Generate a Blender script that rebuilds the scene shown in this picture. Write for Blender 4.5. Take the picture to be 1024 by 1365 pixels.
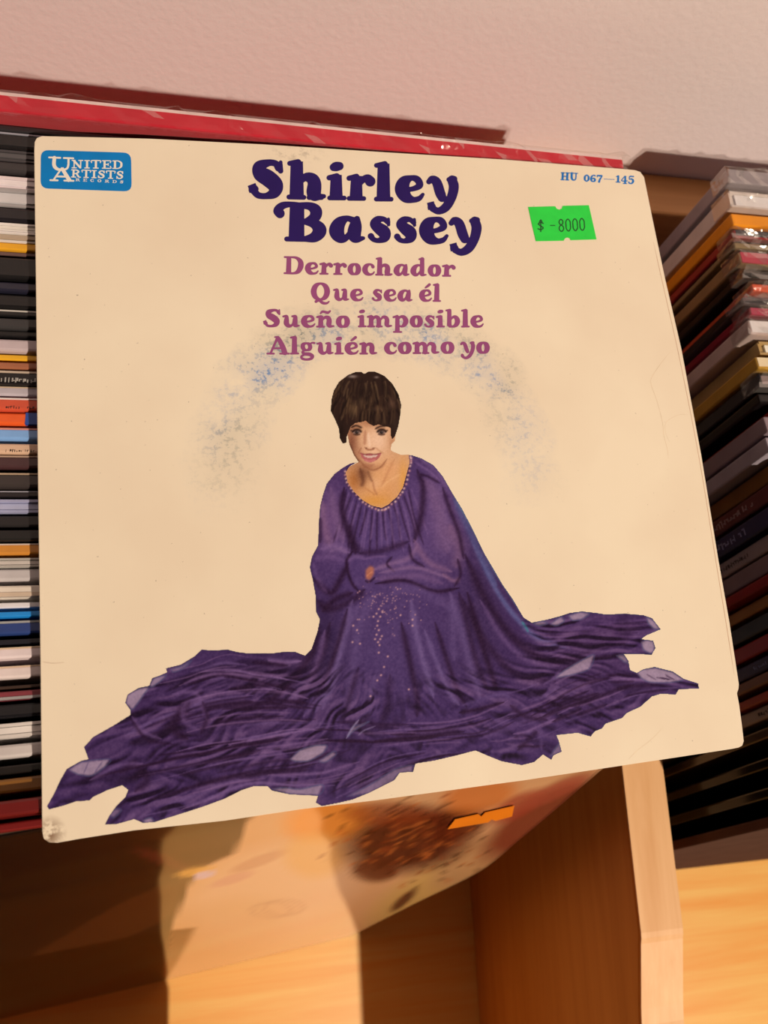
import bpy, bmesh, math, random
import numpy as np
for o in list(bpy.data.objects): bpy.data.objects.remove(o)
sc=bpy.context.scene; COL=sc.collection
MM=.001
# ------------------------------------------------------------------ camera
# Frame: X along the shelf, Y towards the wall, Z up, millimetres; Z = 0 is the face of the picture sleeve,
# the compartments' floor lies at Z = -310.  The picture frame is taken as 1024 x 1365 pixels.
FPX=1050.; CX,CY=512.,682.5
CAM=np.array([-49.56586249,-65.10004384,198.34449006])
RW=np.array([[.9760368,-.05156189,.21140846],[-.00227669,-.97388806,-.22701731],[.21759362,.22109594,-.95066798]])
FLOOR=-310.; LIFT=310.          # everything is lifted so that the compartment floor is at world height 0
cd=bpy.data.cameras.new('camera'); cam=bpy.data.objects.new('camera',cd); COL.objects.link(cam)
from mathutils import Matrix, Vector
M=Matrix.Identity(4)
for i in range(3):
    M[i][0]=RW[0][i];M[i][1]=-RW[1][i];M[i][2]=-RW[2][i];M[i][3]=(CAM[i]+(LIFT if i==2 else 0))*MM
cam.matrix_world=M
cd.sensor_fit='VERTICAL'; cd.sensor_height=36.; cd.sensor_width=27.; cd.lens=FPX/1365*36
cd.clip_start=.01; cd.clip_end=30
cd.dof.use_dof=True; cd.dof.focus_distance=.216; cd.dof.aperture_fstop=19.
sc.camera=cam
# ------------------------------------------------------------------ light
w=bpy.data.worlds.new('world'); sc.world=w; w.use_nodes=True
bg=w.node_tree.nodes['Background']; bg.inputs[0].default_value=(1.,.58,.32,1); bg.inputs[1].default_value=.030
LPOS=np.array([.60,-1.124,1.263]);LDIR=LPOS/np.linalg.norm(LPOS)
ld=bpy.data.lights.new('ceiling_spotlight','SPOT'); ld.energy=134.; ld.color=(1.,.80,.60); ld.shadow_soft_size=.014; ld.spot_size=math.radians(50); ld.spot_blend=.4
lo=bpy.data.objects.new('ceiling_spotlight',ld); COL.objects.link(lo)
lo.location=Vector(LPOS.tolist())+Vector((0,0,.31))
lo.rotation_euler=Vector((-LDIR).tolist()).to_track_quat('-Z','Y').to_euler()
sc.view_settings.view_transform='Standard'; sc.view_settings.look='None'; sc.view_settings.gamma=1; sc.view_settings.exposure=0.; sc.view_settings.use_curve_mapping=False
ILL=np.array([1.03,.83,.62])     # warm colour of the light, divided out of the measured print colours
# ------------------------------------------------------------------ helpers
def ray(u,v): return RW.T@np.array([(u-CX)/FPX,(v-CY)/FPX,1.])
def at(u,v,z):
    d=ray(u,v); return CAM+d*(z-CAM[2])/d[2]
def pr(P):
    c=(np.asarray(P,float)-CAM)@RW.T; return np.c_[CX+FPX*c[:,0]/c[:,2],CY+FPX*c[:,1]/c[:,2]]
SROT=math.radians(2.8); SC,SS=math.cos(SROT),math.sin(SROT)
def sl(P,z=0.):
    """points measured on the picture sleeve -> the sleeve's own millimetres"""
    P=np.asarray(P,float).reshape(-1,2); D=np.c_[(P[:,0]-CX)/FPX,(P[:,1]-CY)/FPX,np.ones(len(P))]@RW
    Q=CAM+D*((0-CAM[2])/D[:,2])[:,None]
    return np.c_[Q[:,0]*SC+Q[:,1]*SS,-Q[:,0]*SS+Q[:,1]*SC,np.full(len(P),z)]
def lin(c): c=np.asarray(c,float); return np.where(c<=.04045,c/12.92,((c+.055)/1.055)**2.4)
def hx(h): return np.array([int(h[i:i+2],16) for i in (0,2,4)])/255.
def alb(h): return tuple(np.clip(lin(hx(h) if isinstance(h,str) else h)/ILL,0,.92))
def link(o,parent=None):
    COL.objects.link(o)
    if parent is not None: o.parent=parent
    return o
def mesh(name,verts,faces,mat,parent=None,smooth=False):
    me=bpy.data.meshes.new(name); me.from_pydata([tuple(v) for v in (np.asarray(verts,float)*MM)],[],[tuple(f) for f in faces]); me.update()
    if mat: me.materials.append(mat)
    if smooth:
        for p in me.polygons: p.use_smooth=True
    return link(bpy.data.objects.new(name,me),parent)
def empty(name,loc,rot=(0,0,0)):
    o=bpy.data.objects.new(name,None); o.empty_display_size=.01; COL.objects.link(o); o.location=Vector(loc)*MM; o.rotation_euler=rot; return o
def tag(o,label=None,cat=None,group=None,kind=None):
    for k,v in (('label',label),('category',cat),('group',group),('kind',kind)):
        if v: o[k]=v
    return o
def box(x0,x1,y0,y1,z0,z1): 
    V=[(x,y,z) for z in (z0,z1) for y in (y0,y1) for x in (x0,x1)]
    return V,[(0,2,3,1),(4,5,7,6),(0,1,5,4),(2,6,7,3),(0,4,6,2),(1,3,7,5)]
def bevel(o,wid,seg=2):
    b=o.modifiers.new('bevel','BEVEL'); b.width=wid*MM; b.segments=seg; b.limit_method='ANGLE'; return o
# ------------------------------------------------------------------ materials
def nt(name):
    m=bpy.data.materials.new(name); m.use_nodes=True; n=m.node_tree; return m,n,n.nodes['Principled BSDF']
def N(n,t,**kw):
    a=n.nodes.new(t)
    for k,v in kw.items(): setattr(a,k,v)
    return a
def plain(name,col,rough=.5,var=.12,scale=60.,spec=.4,bump=0.,stretch=(1,1,1)):
    m,n,b=nt(name); tc=N(n,'ShaderNodeTexCoord'); mp=N(n,'ShaderNodeMapping'); mp.inputs['Scale'].default_value=stretch
    no=N(n,'ShaderNodeTexNoise'); no.inputs['Scale'].default_value=scale; no.inputs['Detail'].default_value=4
    n.links.new(tc.outputs['Object'],mp.inputs[0]); n.links.new(mp.outputs[0],no.inputs['Vector'])
    cr=N(n,'ShaderNodeValToRGB'); cr.color_ramp.elements[0].position=.3; cr.color_ramp.elements[1].position=.7
    c=np.array(col[:3]); cr.color_ramp.elements[0].color=(*np.clip(c*(1-var),0,1),1); cr.color_ramp.elements[1].color=(*np.clip(c*(1+var),0,1),1)
    n.links.new(no.outputs[0],cr.inputs[0]); n.links.new(cr.outputs[0],b.inputs['Base Color'])
    b.inputs['Roughness'].default_value=rough; b.inputs['Specular IOR Level'].default_value=spec
    if bump:
        bp=N(n,'ShaderNodeBump'); bp.inputs['Strength'].default_value=bump; bp.inputs['Distance'].default_value=.0006
        n.links.new(no.outputs[0],bp.inputs['Height']); n.links.new(bp.outputs[0],b.inputs['Normal'])
    return m
def wood(name,c0,c1,axis,rough=.42):
    m,n,b=nt(name); tc=N(n,'ShaderNodeTexCoord'); mp=N(n,'ShaderNodeMapping'); s=[90,90,90]; s[axis]=5; mp.inputs['Scale'].default_value=s
    no=N(n,'ShaderNodeTexNoise'); no.inputs['Scale'].default_value=1.; no.inputs['Detail'].default_value=6; no.inputs['Roughness'].default_value=.62; no.inputs['Distortion'].default_value=.4
    n.links.new(tc.outputs['Object'],mp.inputs[0]); n.links.new(mp.outputs[0],no.inputs['Vector'])
    cr=N(n,'ShaderNodeValToRGB'); e=cr.color_ramp.elements; e[0].position=.32; e[1].position=.68; e[0].color=(*c0,1); e[1].color=(*c1,1)
    n.links.new(no.outputs[0],cr.inputs[0]); n.links.new(cr.outputs[0],b.inputs['Base Color']); b.inputs['Roughness'].default_value=rough
    bp=N(n,'ShaderNodeBump'); bp.inputs['Strength'].default_value=.12; bp.inputs['Distance'].default_value=.0004; n.links.new(no.outputs[0],bp.inputs['Height']); n.links.new(bp.outputs[0],b.inputs['Normal'])
    return m
def attr_mat(name,rough=.45,spec=.4):
    m,n,b=nt(name); a=N(n,'ShaderNodeAttribute'); a.attribute_name='ink'; n.links.new(a.outputs['Color'],b.inputs['Base Color']); b.inputs['Roughness'].default_value=rough; b.inputs['Specular IOR Level'].default_value=spec; return m
def clear_mat(name,amt=.07):
    m=bpy.data.materials.new(name); m.use_nodes=True; n=m.node_tree; n.nodes.remove(n.nodes['Principled BSDF']); out=n.nodes['Material Output']
    t=N(n,'ShaderNodeBsdfTransparent'); t.inputs[0].default_value=(.97,.96,.95,1); g=N(n,'ShaderNodeBsdfGlossy'); g.inputs['Roughness'].default_value=.12; d=N(n,'ShaderNodeBsdfDiffuse'); d.inputs[0].default_value=(.75,.72,.7,1)
    no=N(n,'ShaderNodeTexNoise'); no.inputs['Scale'].default_value=160.; bp=N(n,'ShaderNodeBump'); bp.inputs['Strength'].default_value=.5; bp.inputs['Distance'].default_value=.0012
    tc=N(n,'ShaderNodeTexCoord'); n.links.new(tc.outputs['Object'],no.inputs['Vector']); n.links.new(no.outputs[0],bp.inputs['Height']); n.links.new(bp.outputs[0],g.inputs['Normal'])
    m1=N(n,'ShaderNodeMixShader'); m1.inputs[0].default_value=.25; n.links.new(g.outputs[0],m1.inputs[1]); n.links.new(d.outputs[0],m1.inputs[2])
    lw=N(n,'ShaderNodeLayerWeight'); lw.inputs[0].default_value=.35; ma=N(n,'ShaderNodeMath',operation='MULTIPLY_ADD'); ma.inputs[1].default_value=.22; ma.inputs[2].default_value=amt; n.links.new(lw.outputs['Fresnel'],ma.inputs[0])
    mx=N(n,'ShaderNodeMixShader'); n.links.new(ma.outputs[0],mx.inputs[0]); n.links.new(t.outputs[0],mx.inputs[1]); n.links.new(m1.outputs[0],mx.inputs[2]); n.links.new(mx.outputs[0],out.inputs[0]); return m
CLEAR=clear_mat('clear_plastic'); FILM=clear_mat('thin_film',.012)
# ------------------------------------------------------------------ the wall
mw,n,b=nt('plaster'); tc=N(n,'ShaderNodeTexCoord'); a=N(n,'ShaderNodeTexNoise'); a.inputs['Scale'].default_value=420.; a.inputs['Detail'].default_value=3; n.links.new(tc.outputs['Object'],a.inputs['Vector'])
a2=N(n,'ShaderNodeTexNoise'); a2.inputs['Scale'].default_value=9.; n.links.new(tc.outputs['Object'],a2.inputs['Vector']); cr=N(n,'ShaderNodeValToRGB'); cr.color_ramp.elements[0].color=(.80,.725,.78,1); cr.color_ramp.elements[1].color=(.86,.785,.83,1); n.links.new(a2.outputs[0],cr.inputs[0]); n.links.new(cr.outputs[0],b.inputs['Base Color']); b.inputs['Roughness'].default_value=.8
bp=N(n,'ShaderNodeBump'); bp.inputs['Strength'].default_value=.35; bp.inputs['Distance'].default_value=.0005; n.links.new(a.outputs[0],bp.inputs['Height']); n.links.new(bp.outputs[0],b.inputs['Normal'])
tag(mesh('wall_back',*box(-1500,1700,143.5,260,-700,1900),mw),'pinkish white plaster wall behind the record shelf','wall',kind='structure')
tag(mesh('floor',*box(-1500,1700,-2600,143.4,-720,-700),plain('grey_vinyl_floor',(.22,.18,.15),.4,.15,8.)),'dark vinyl shop floor under the shelf','floor',kind='structure')
# ------------------------------------------------------------------ the shelf
WF=wood('beech_laminate_floor',alb('f49c40'),alb('ffba5e'),0); WX=wood('beech_laminate_panel',alb('c47c3c'),alb('da904c'),0); WY=wood('beech_laminate_divider',alb('cc7426'),alb('dc8636'),1); WE=wood('pale_edge_band',alb('dc9656'),alb('f2b476'),1,.5)
shelf=tag(empty('record_shelf',(109,-140,0)),'beech laminate record shelf with a divider between its two compartments','shelf')
def sp(name,b,mat):
    V,F=b; V=np.array(V,float)-(109,-140,0); return bevel(mesh(name,V,F,mat,shelf),1.2)
sp('bottom_board',box(-340,560,-440,143,-22,0),WF)
sp('back_panel',box(-340,560,124,143,0.2,247),WX)
sp('side_panel',box(-358,-340.2,-440,143,-699.8,247),WY)
sp('side_panel',box(560.2,578,-440,143,-699.8,247),WY)
fs=[(-340,.2),(-64,.2),(-38,80),(-13,138),(42,352),(30,362),(-340,362)]; k=len(fs)  # unseen board, added and slanted to cast the lower-left shadow
sp('added_shade_board',([(x,y,z) for y in (-312,-300) for x,z in fs],[tuple(range(k)),tuple(range(2*k-1,k-1,-1))]+[(i,i+k,(i+1)%k+k,(i+1)%k) for i in range(k)]),WX)
# divider: flat top at the back, a step down towards the front
prof=[(123.8,210),(-159,210),(-161,209.8),(-163,209),(-187,203.5),(-193,202.5),(-440,200)]
def prism(x0,x1,pts):
    V=[(x,y,z) for x in (x0,x1) for y,z in pts]; k=len(pts); F=[tuple(range(k)),tuple(range(2*k-1,k-1,-1))]+[(i,i+k,(i+1)%k+k,(i+1)%k) for i in range(k)]; return V,F
dv=sp('divider',prism(109,127,prof+[(-440,.2),(123.8,.2)]),WY)
eb=mesh('edge_band',np.array([(x,y,z+d) for x in (109.2,126.8) for d in (.05,.75) for y,z in prof],float)-(109,-140,0),[],WE,dv)
k=len(prof); F=[]
for i in range(k-1): F+=[(k+i,3*k+i,3*k+i+1,k+i+1),(i,i+1,2*k+i+1,2*k+i),(i,k+i,k+i+1,i+1),(2*k+i,2*k+i+1,3*k+i+1,3*k+i)]
F+=[(0,2*k,3*k,k),(k-1,2*k-1,4*k-1,3*k-1)]
me=eb.data; vs=[v.co[:] for v in me.vertices]; me.clear_geometry(); me.from_pydata(vs,[],F); me.update()
# ------------------------------------------------------------------ filed records
rnd=random.Random(7)
MATS={}
def card(h,gloss=.45,var=.1):
    c_=hx(h)
    if c_.min()>.58: c_=c_*np.array([1.,.965,.90])
    if (h,gloss) not in MATS: MATS[(h,gloss)]=plain('card_'+h,alb(c_),gloss,var,90.,0. if gloss==.41 else .18 if gloss<.18 else .45)
    return MATS[(h,gloss)]
ORD=['first','second','third','fourth','fifth','sixth','seventh','eighth','ninth','tenth','eleventh','twelfth','thirteenth','fourteenth','fifteenth','sixteenth','seventeenth','eighteenth','nineteenth']
def ordinal(i):
    if i<20: return ORD[i-1]
    t={2:'twenty',3:'thirty',4:'forty',5:'fifty'}[i//10]; return t[:-1]+'ieth' if i%10==0 else t+'-'+ORD[i%10-1]
def panel_mesh(x0,x1,y0,y1,z0,z1,seg=1,jit=0):
    return box(x0,x1,y0,y1,z0,z1)
def plastic(parent,W,t,h,seed,up=4.):
    """crinkled mouth of a clear outer sleeve, folded over the top of the cover"""
    r=random.Random(seed); n=90; V=[];F=[];e=0.
    for i in range(n+1):
        x=-1.4+(W+2.8)*i/n; e=.6*e+r.uniform(-.5,.5); u=h+up*r.uniform(.35,1.); d=h-6-r.uniform(0,3)
        V+=[(x,.3,d),(x+r.uniform(-.6,.6),.45,h+.5),(x,-t*.3+e,u),(x+r.uniform(-.6,.6),-t*.7+e*.7,h+.3+r.uniform(0,1.4)),(x,-t-.45,h+.3),(x,-t-.3,d)]
    for i in range(n):
        for j in range(5): a=i*6+j; F.append((a,a+6,a+7,a+1))
    F.append((0,1,2,3,4,5))
    return mesh('plastic_sleeve',V,F,FILM if seed==0 else CLEAR,parent)
def record(x0,W,ytop,ztop,t,lean,yaw,col,label,group,inner=None,plast=False,front=None,gloss=.45,lip=None,seed=0,edge=None):
    """a record in its cardboard cover, standing on the compartment floor and leaning back; its foot is the origin"""
    th=math.radians(lean); h=(ztop-FLOOR)/math.cos(th); y0=ytop-h*math.sin(th)
    root=tag(empty('record',(x0,y0,.05),(-th,0,yaw)),label,'record',group)
    if inner is None:
        bevel(mesh('cover',*box(0,W,-t,0,0,h),card(col,gloss),root),min(.7,t*.2))
    else:   # open top: two boards, spine, inner sleeve between them
        c=min(.8,t*.22)
        V=[];F=[]
        for bb in (box(0,W,-c,0,0,h),box(0,W,-t,-t+c,0,h-rnd.uniform(.2,1.2)),box(0,2.2,-t+c,-c,0,h-1.5),box(0,W,-t+c,-c,0,2.)):
            k=len(V);V+=bb[0];F+=[tuple(i+k for i in f) for f in bb[1]]
        mesh('cover',V,F,card(col,gloss),root)
        mesh('inner_sleeve',*box(2.4,W-2,-t+c+.15,-c-.15,2.2,h-rnd.uniform(.3,1.0)),card(inner,.6),root)
    if edge: bevel(mesh('spine_strip',*box(-.25,.05,-t*.97,-t*.03,1,h-.5),card(edge,gloss),root),.1)
    if front: mesh('front_print',*box(1,W-1,-t-.15,-t-.02,2,h-2),card(front,.3),root)
    if lip: mesh('top_strip',*box(.5,W-.5,-t*lip[1],-t*lip[0],h-1,h+.12),card(lip[2],.5),root)
    if plast: plastic(root,W,t,h,seed)
    return root,h
def print_marks(root,name,p0,du,dv,n,size,col,seed):
    """a line of blurred lettering too small to read: little upright bars"""
    r=random.Random(seed);V=[];F=[];p0,du,dv=map(np.array,(p0,du,dv));nz=np.cross(du,dv);nz=nz/np.linalg.norm(nz);x=0.
    for i in range(n):
        if r.random()<.12: x+=size*.5; continue
        w_=size*r.uniform(.14,.24);h0=r.uniform(0,.25);h1=r.uniform(.6,1.)
        for a0,a1,b0,b1 in ((x,x+w_,h0,h1),(x,x+size*.5,(.8 if r.random()<.5 else .35)*h1,(.8 if r.random()<.5 else .35)*h1+.16)):
            k=len(V);V+=[p0+du*a0+dv*size*b0,p0+du*a1+dv*size*b0,p0+du*a1+dv*size*b1,p0+du*a0+dv*size*b1]
            if b1>b0: F.append((k,k+1,k+2,k+3))
        x+=size*r.uniform(.5,.75)
    return tag(mesh(name,V,F,card(col,.5),root),kind='stuff')
# compartment under the picture sleeve: (first row, last row, name, cover, inner sleeve, gloss, lip)
LEFT=[(125,152,'red','c81f2c',None,.3,(0,.16,'e8c8c0')),(156,176,'black','2c2624',None,.35,None),(178,199,'black','1e1a18',None,.25,(0,.1,'9a908c')),(201,214,'dark grey','4a403c','5a504a',.5,None),(216,230,'charcoal','3a322e',None,.4,None),(236,250,'pale pink','e8d0cc','f0dcd8',.5,None),(252,274,'light grey','a89c98','d4c8c4',.5,None),(277,296,'black','221c1c',None,.2,None),(298,308,'white','ecdcd0','e8d8c8',.5,None),(309,321,'white','eadad0','b89878',.5,None),(323,334,'yellow orange','eea020',None,.45,None),(336,341,'brown','6a4a40',None,.5,None),(343,373,'black','1c1816',None,.3,None),(376,389,'dark navy','26222c',None,.3,None),(392,412,'black','1a1614',None,.3,None),(414,422,'black','1c1816',None,.35,(0,.25,'c8bcb0')),(424,439,'charcoal','38322e',None,.45,None),(441,449,'black','1a1614',None,.4,None),(452,469,'pale grey','c8b0b0',None,.45,None),(473,481,'yellow','f0a81c',None,.45,None),(483,492,'brown','a8603c',None,.5,None),(495,513,'black','181412',None,.3,(0,.15,'c8a888')),(516,528,'pale grey','c4b4b8',None,.45,(0,.12,'d8b898')),(531,548,'orange red','d85030',None,.45,(0,.12,'ecd8d0')),(550,567,'bright orange','f05a20',None,.4,None),(571,587,'light blue','82a4cc',None,.4,(0,.14,'e08870')),(591,605,'tan','e0b494',None,.5,None),(608,625,'dark maroon','4a2a28',None,.4,(0,.1,'c09878')),(631,651,'dark brown','3a2e28',None,.4,(0,.1,'b89470')),(655,663,'black','241c1c',None,.4,(0,.15,'b0a8b0')),(666,683,'lavender grey','a8a4c0','b4b0c8',.45,None),(687,704,'black','221c1a',None,.4,None),(706,722,'black','1a1614',None,.4,None),(725,740,'orange','d8842c',None,.45,(0,.12,'d8c0b0')),(744,756,'beige','b8aca0','d0c0b4',.5,None),(758,775,'pale grey','cabcb8',None,.45,None),(780,796,'cream','ecd8c4',None,.5,(.66,1,'d8b490')),(798,812,'white','e8dcdc',None,.45,None),(815,824,'blue','1c84c0',None,.45,None),(828,850,'navy blue','2a3c6c',None,.4,(0,.16,'a8a098')),(852,861,'black','14141c',None,.4,None),(863,881,'pale pink','e8d0cc',None,.45,(0,.14,'d8b898')),(888,908,'pale pink','e8d0c8',None,.45,(0,.12,'d8b088')),(914,919,'dark brown','3a2418',None,.5,None),(921,935,'dark red','8a3438',None,.45,(.7,1,'a89c98')),(938,961,'black','1c1818',None,.2,None),(964,987,'cream','e0d0c4','ecdcd0',.5,None),(992,1014,'pale grey','d4c4bc',None,.45,None),(1020,1034,'black','1a1410',None,.3,None),(1037,1062,'golden brown','86521e',None,.3,None),(1066,1093,'dark red','6c1612',None,.3,None),(1096,1110,'red','801c18',None,.3,None)]  # last three covers' colours darkened for the shadow lying over them
TOPS=-2.75; prevf=1e9
def lean_left(y): return 3+8*np.clip((97-y)/195,0,1)
for i,(ya,yb,nm,col,inn,gl,lip) in enumerate(LEFT):
    z=TOPS if i in (0,50) else -6.-rnd.uniform(0,1.8)-(1. if (yb-ya)<8 else 0)
    a=at(20,ya,z);bb=at(20,yb,z);ln=lean_left(a[1]);y1=min(a[1],prevf-.25-(1. if i==37 else 0));t=max(.8,(y1-bb[1])*math.cos(math.radians(ln))*.96);prevf=y1-t/math.cos(math.radians(ln))-(1. if i==0 else 0)
    lab=('glossy red record cover, tallest strip against the back panel, '+'first from the wall') if i==0 else f'{nm} record cover under the picture sleeve, {ordinal(i+1)} from the wall'
    q=max(0,i-36)/15.;yaw=math.radians(3.2*q);x0=-233+rnd.uniform(-1,3)-37*q
    if q: t*=.84
    r,h=record(x0,315,y1-math.tan(yaw)*(a[0]-x0),z,t,ln,yaw,col,lab,'records under the picture sleeve',inn,i==0,None,gl,lip,seed=i)
    xs=a[0]-x0
    if i in (21,23,26): print_marks(r,'edge_lettering',(xs-(6 if i==21 else 2),-t*.93,h+.03),(1,0,0),(0,1,0),14,t*(.42 if i==21 else .3),{21:'b0a08c',23:'4a2018',26:'3a2418'}[i],i)
    if i==24: tag(mesh('blue_patch',*box(xs+2.6,xs+12,-t,-.05,h-3,h+.12),card('2a4a8c',.45),r),'blue patch')
# compartment beyond the divider
RIGHT=[(228,252,'grey','9c8880',None,.4,True,None,None),(258,284,'white','d6c2b6','ece0dc',.5,True,None,None),(287,305,'orange','e8860f',None,.45,False,None,None),(307,322,'red and black','9a1c20',None,.3,True,'2a2424',(.1,.75,'3a3232')),(324,334,'tan','8a6c44',None,.45,True,None,None),(337,357,'brown with a red top','9a7044',None,.45,True,None,(.05,.95,'b83040')),(360,374,'black','1c1614',None,.3,True,None,None),(378,391,'orange red','d8502a',None,.4,True,None,None),(394,407,'grey and black','6c5c58',None,.4,True,None,(.1,.9,'3a3434')),(410,423,'dark red','8a1c2c',None,.3,True,None,(.1,.95,'b02040')),(426,451,'pale pink','c8aca4',None,.45,True,None,(.1,.9,'e8dcd8')),(455,473,'cream','b08850','f0e4d0',.5,False,None,None),(475,494,'yellow tan','b8842c',None,.45,False,None,(.1,.8,'e0c8a0')),(497,521,'black','1e181c',None,.3,True,None,(.2,.8,'8a6c64')),(524,539,'black','100c0c',None,.3,False,None,None),(542,552,'red','8a1a14',None,.4,False,None,None),(554,579,'pinkish grey','8a706c',None,.45,False,None,None),(582,605,'light grey','a08c88',None,.45,False,None,None),(608,632,'golden brown','7a4a14',None,.45,False,None,None),(635,660,'red brown','5c2420',None,.4,False,None,None),(663,690,'navy','20203c',None,.4,False,None,None),(693,716,'beige','907a70',None,.45,False,None,None),(719,745,'grey brown','7c625c',None,.45,False,None,None),(748,766,'dark red','861c1c',None,.35,True,None,None),(769,790,'tan brown','946030',None,.4,True,None,None),(794,818,'dark teal','2c3438',None,.4,False,None,None),(822,846,'wine red','84101c',None,.35,False,None,None),(850,872,'navy','22203a',None,.4,False,None,None),(875,895,'brown','6c4430',None,.4,True,None,None),(898,912,'red','8e2818',None,.4,False,None,None),(915,936,'beige','8c7664',None,.45,False,None,None)]
GR='records beyond the wooden divider'
def lean_right(y): return 4.5+11*np.clip((100-y)/175,0,1)
marks=[]; prevf=1e9
SPINE={5:('4a2c18',12,.86,.5),10:('3a2420',4,.80,.55),13:('b0a098',12,.86,.3),16:('4a3432',8,.84,.35),17:('6a5c58',8,.86,.4),19:('a88478',14,.95,.5),20:('8c8498',12,.93,.5),21:('3a2c28',12,.92,.45),30:('2c2420',12,.95,.5),27:('7c7890',9,.93,.3),3:('b04040',14,.84,.3)}
PATCH={6:[('a84858',.66,.69,.3,.7),('8a5a34',.72,.78,.2,.5)],8:[('1a1414',.86,.97,.05,.95),('a09080',.70,.84,.1,.9)],17:[('a03838',.72,.78,.2,.8)],16:[('903c3c',.76,.79,.3,.7)],10:[('4a3630',.74,.762,.25,.7)]}
for i,(ya,yb,nm,col,inn,gl,pl,fr,lip) in enumerate(RIGHT):
    z=-18-rnd.uniform(0,2.5); a=at(1008,ya,z);bb=at(1008,yb,z);ln=lean_right(a[1]);y1=min(a[1],prevf-(.9 if pl else .3));t=max(1.4,(y1-bb[1])*math.cos(math.radians(ln))*(.82 if pl else .95));prevf=y1-t/math.cos(math.radians(ln))-(.6 if pl else 0)
    r,h=record(133.5+rnd.uniform(-1.5,3),315,y1,z,t,ln,0,col,f'{nm} record cover beyond the divider, {ordinal(i+1)} from the wall',GR,inn,pl,fr,gl,lip,seed=100+i,edge=col if inn else None)
    marks.append((r,h,t,i)); lastb=y1-h*math.sin(math.radians(ln))-t
for r,h,t,i in marks:
    if i in SPINE:
        c,n_,st,fr_=SPINE[i]; print_marks(r,'spine_lettering',(-.32 if RIGHT[i][4] else -.06,-t*(.5+.5*fr_),h*st),(0,0,-1),(0,1,0),n_,t*fr_,c,40+i)
for r,h,t,i in marks:
    if i in PATCH:
        for c,z0,z1,f0,f1 in PATCH[i]: tag(mesh('spine_patch',*box(-.2,.04,-t*f1,-t*f0,h*z0,h*z1),card(c,.45),r))
ylast=prevf
for j,(nm,col) in enumerate([('dark brown','3c2a1c'),('glossy black','16100e'),('glossy black','120e0c'),('dark brown','5a3c2c')]):
    yt=ylast-3.-j*9.5; z=-20-j*1.5; yb_=lastb-5.-j*9.6; ln=math.degrees(math.atan((yt-yb_)/(z-FLOOR)))
    record(134+j*.8,315,yt,z,3.6,ln,0,col,f'{nm} record cover beyond the divider, {ordinal(len(RIGHT)+1+j)} from the wall',GR,None,False,None,.41 if j==3 else .15 if j>0 else .22,None)
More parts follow.
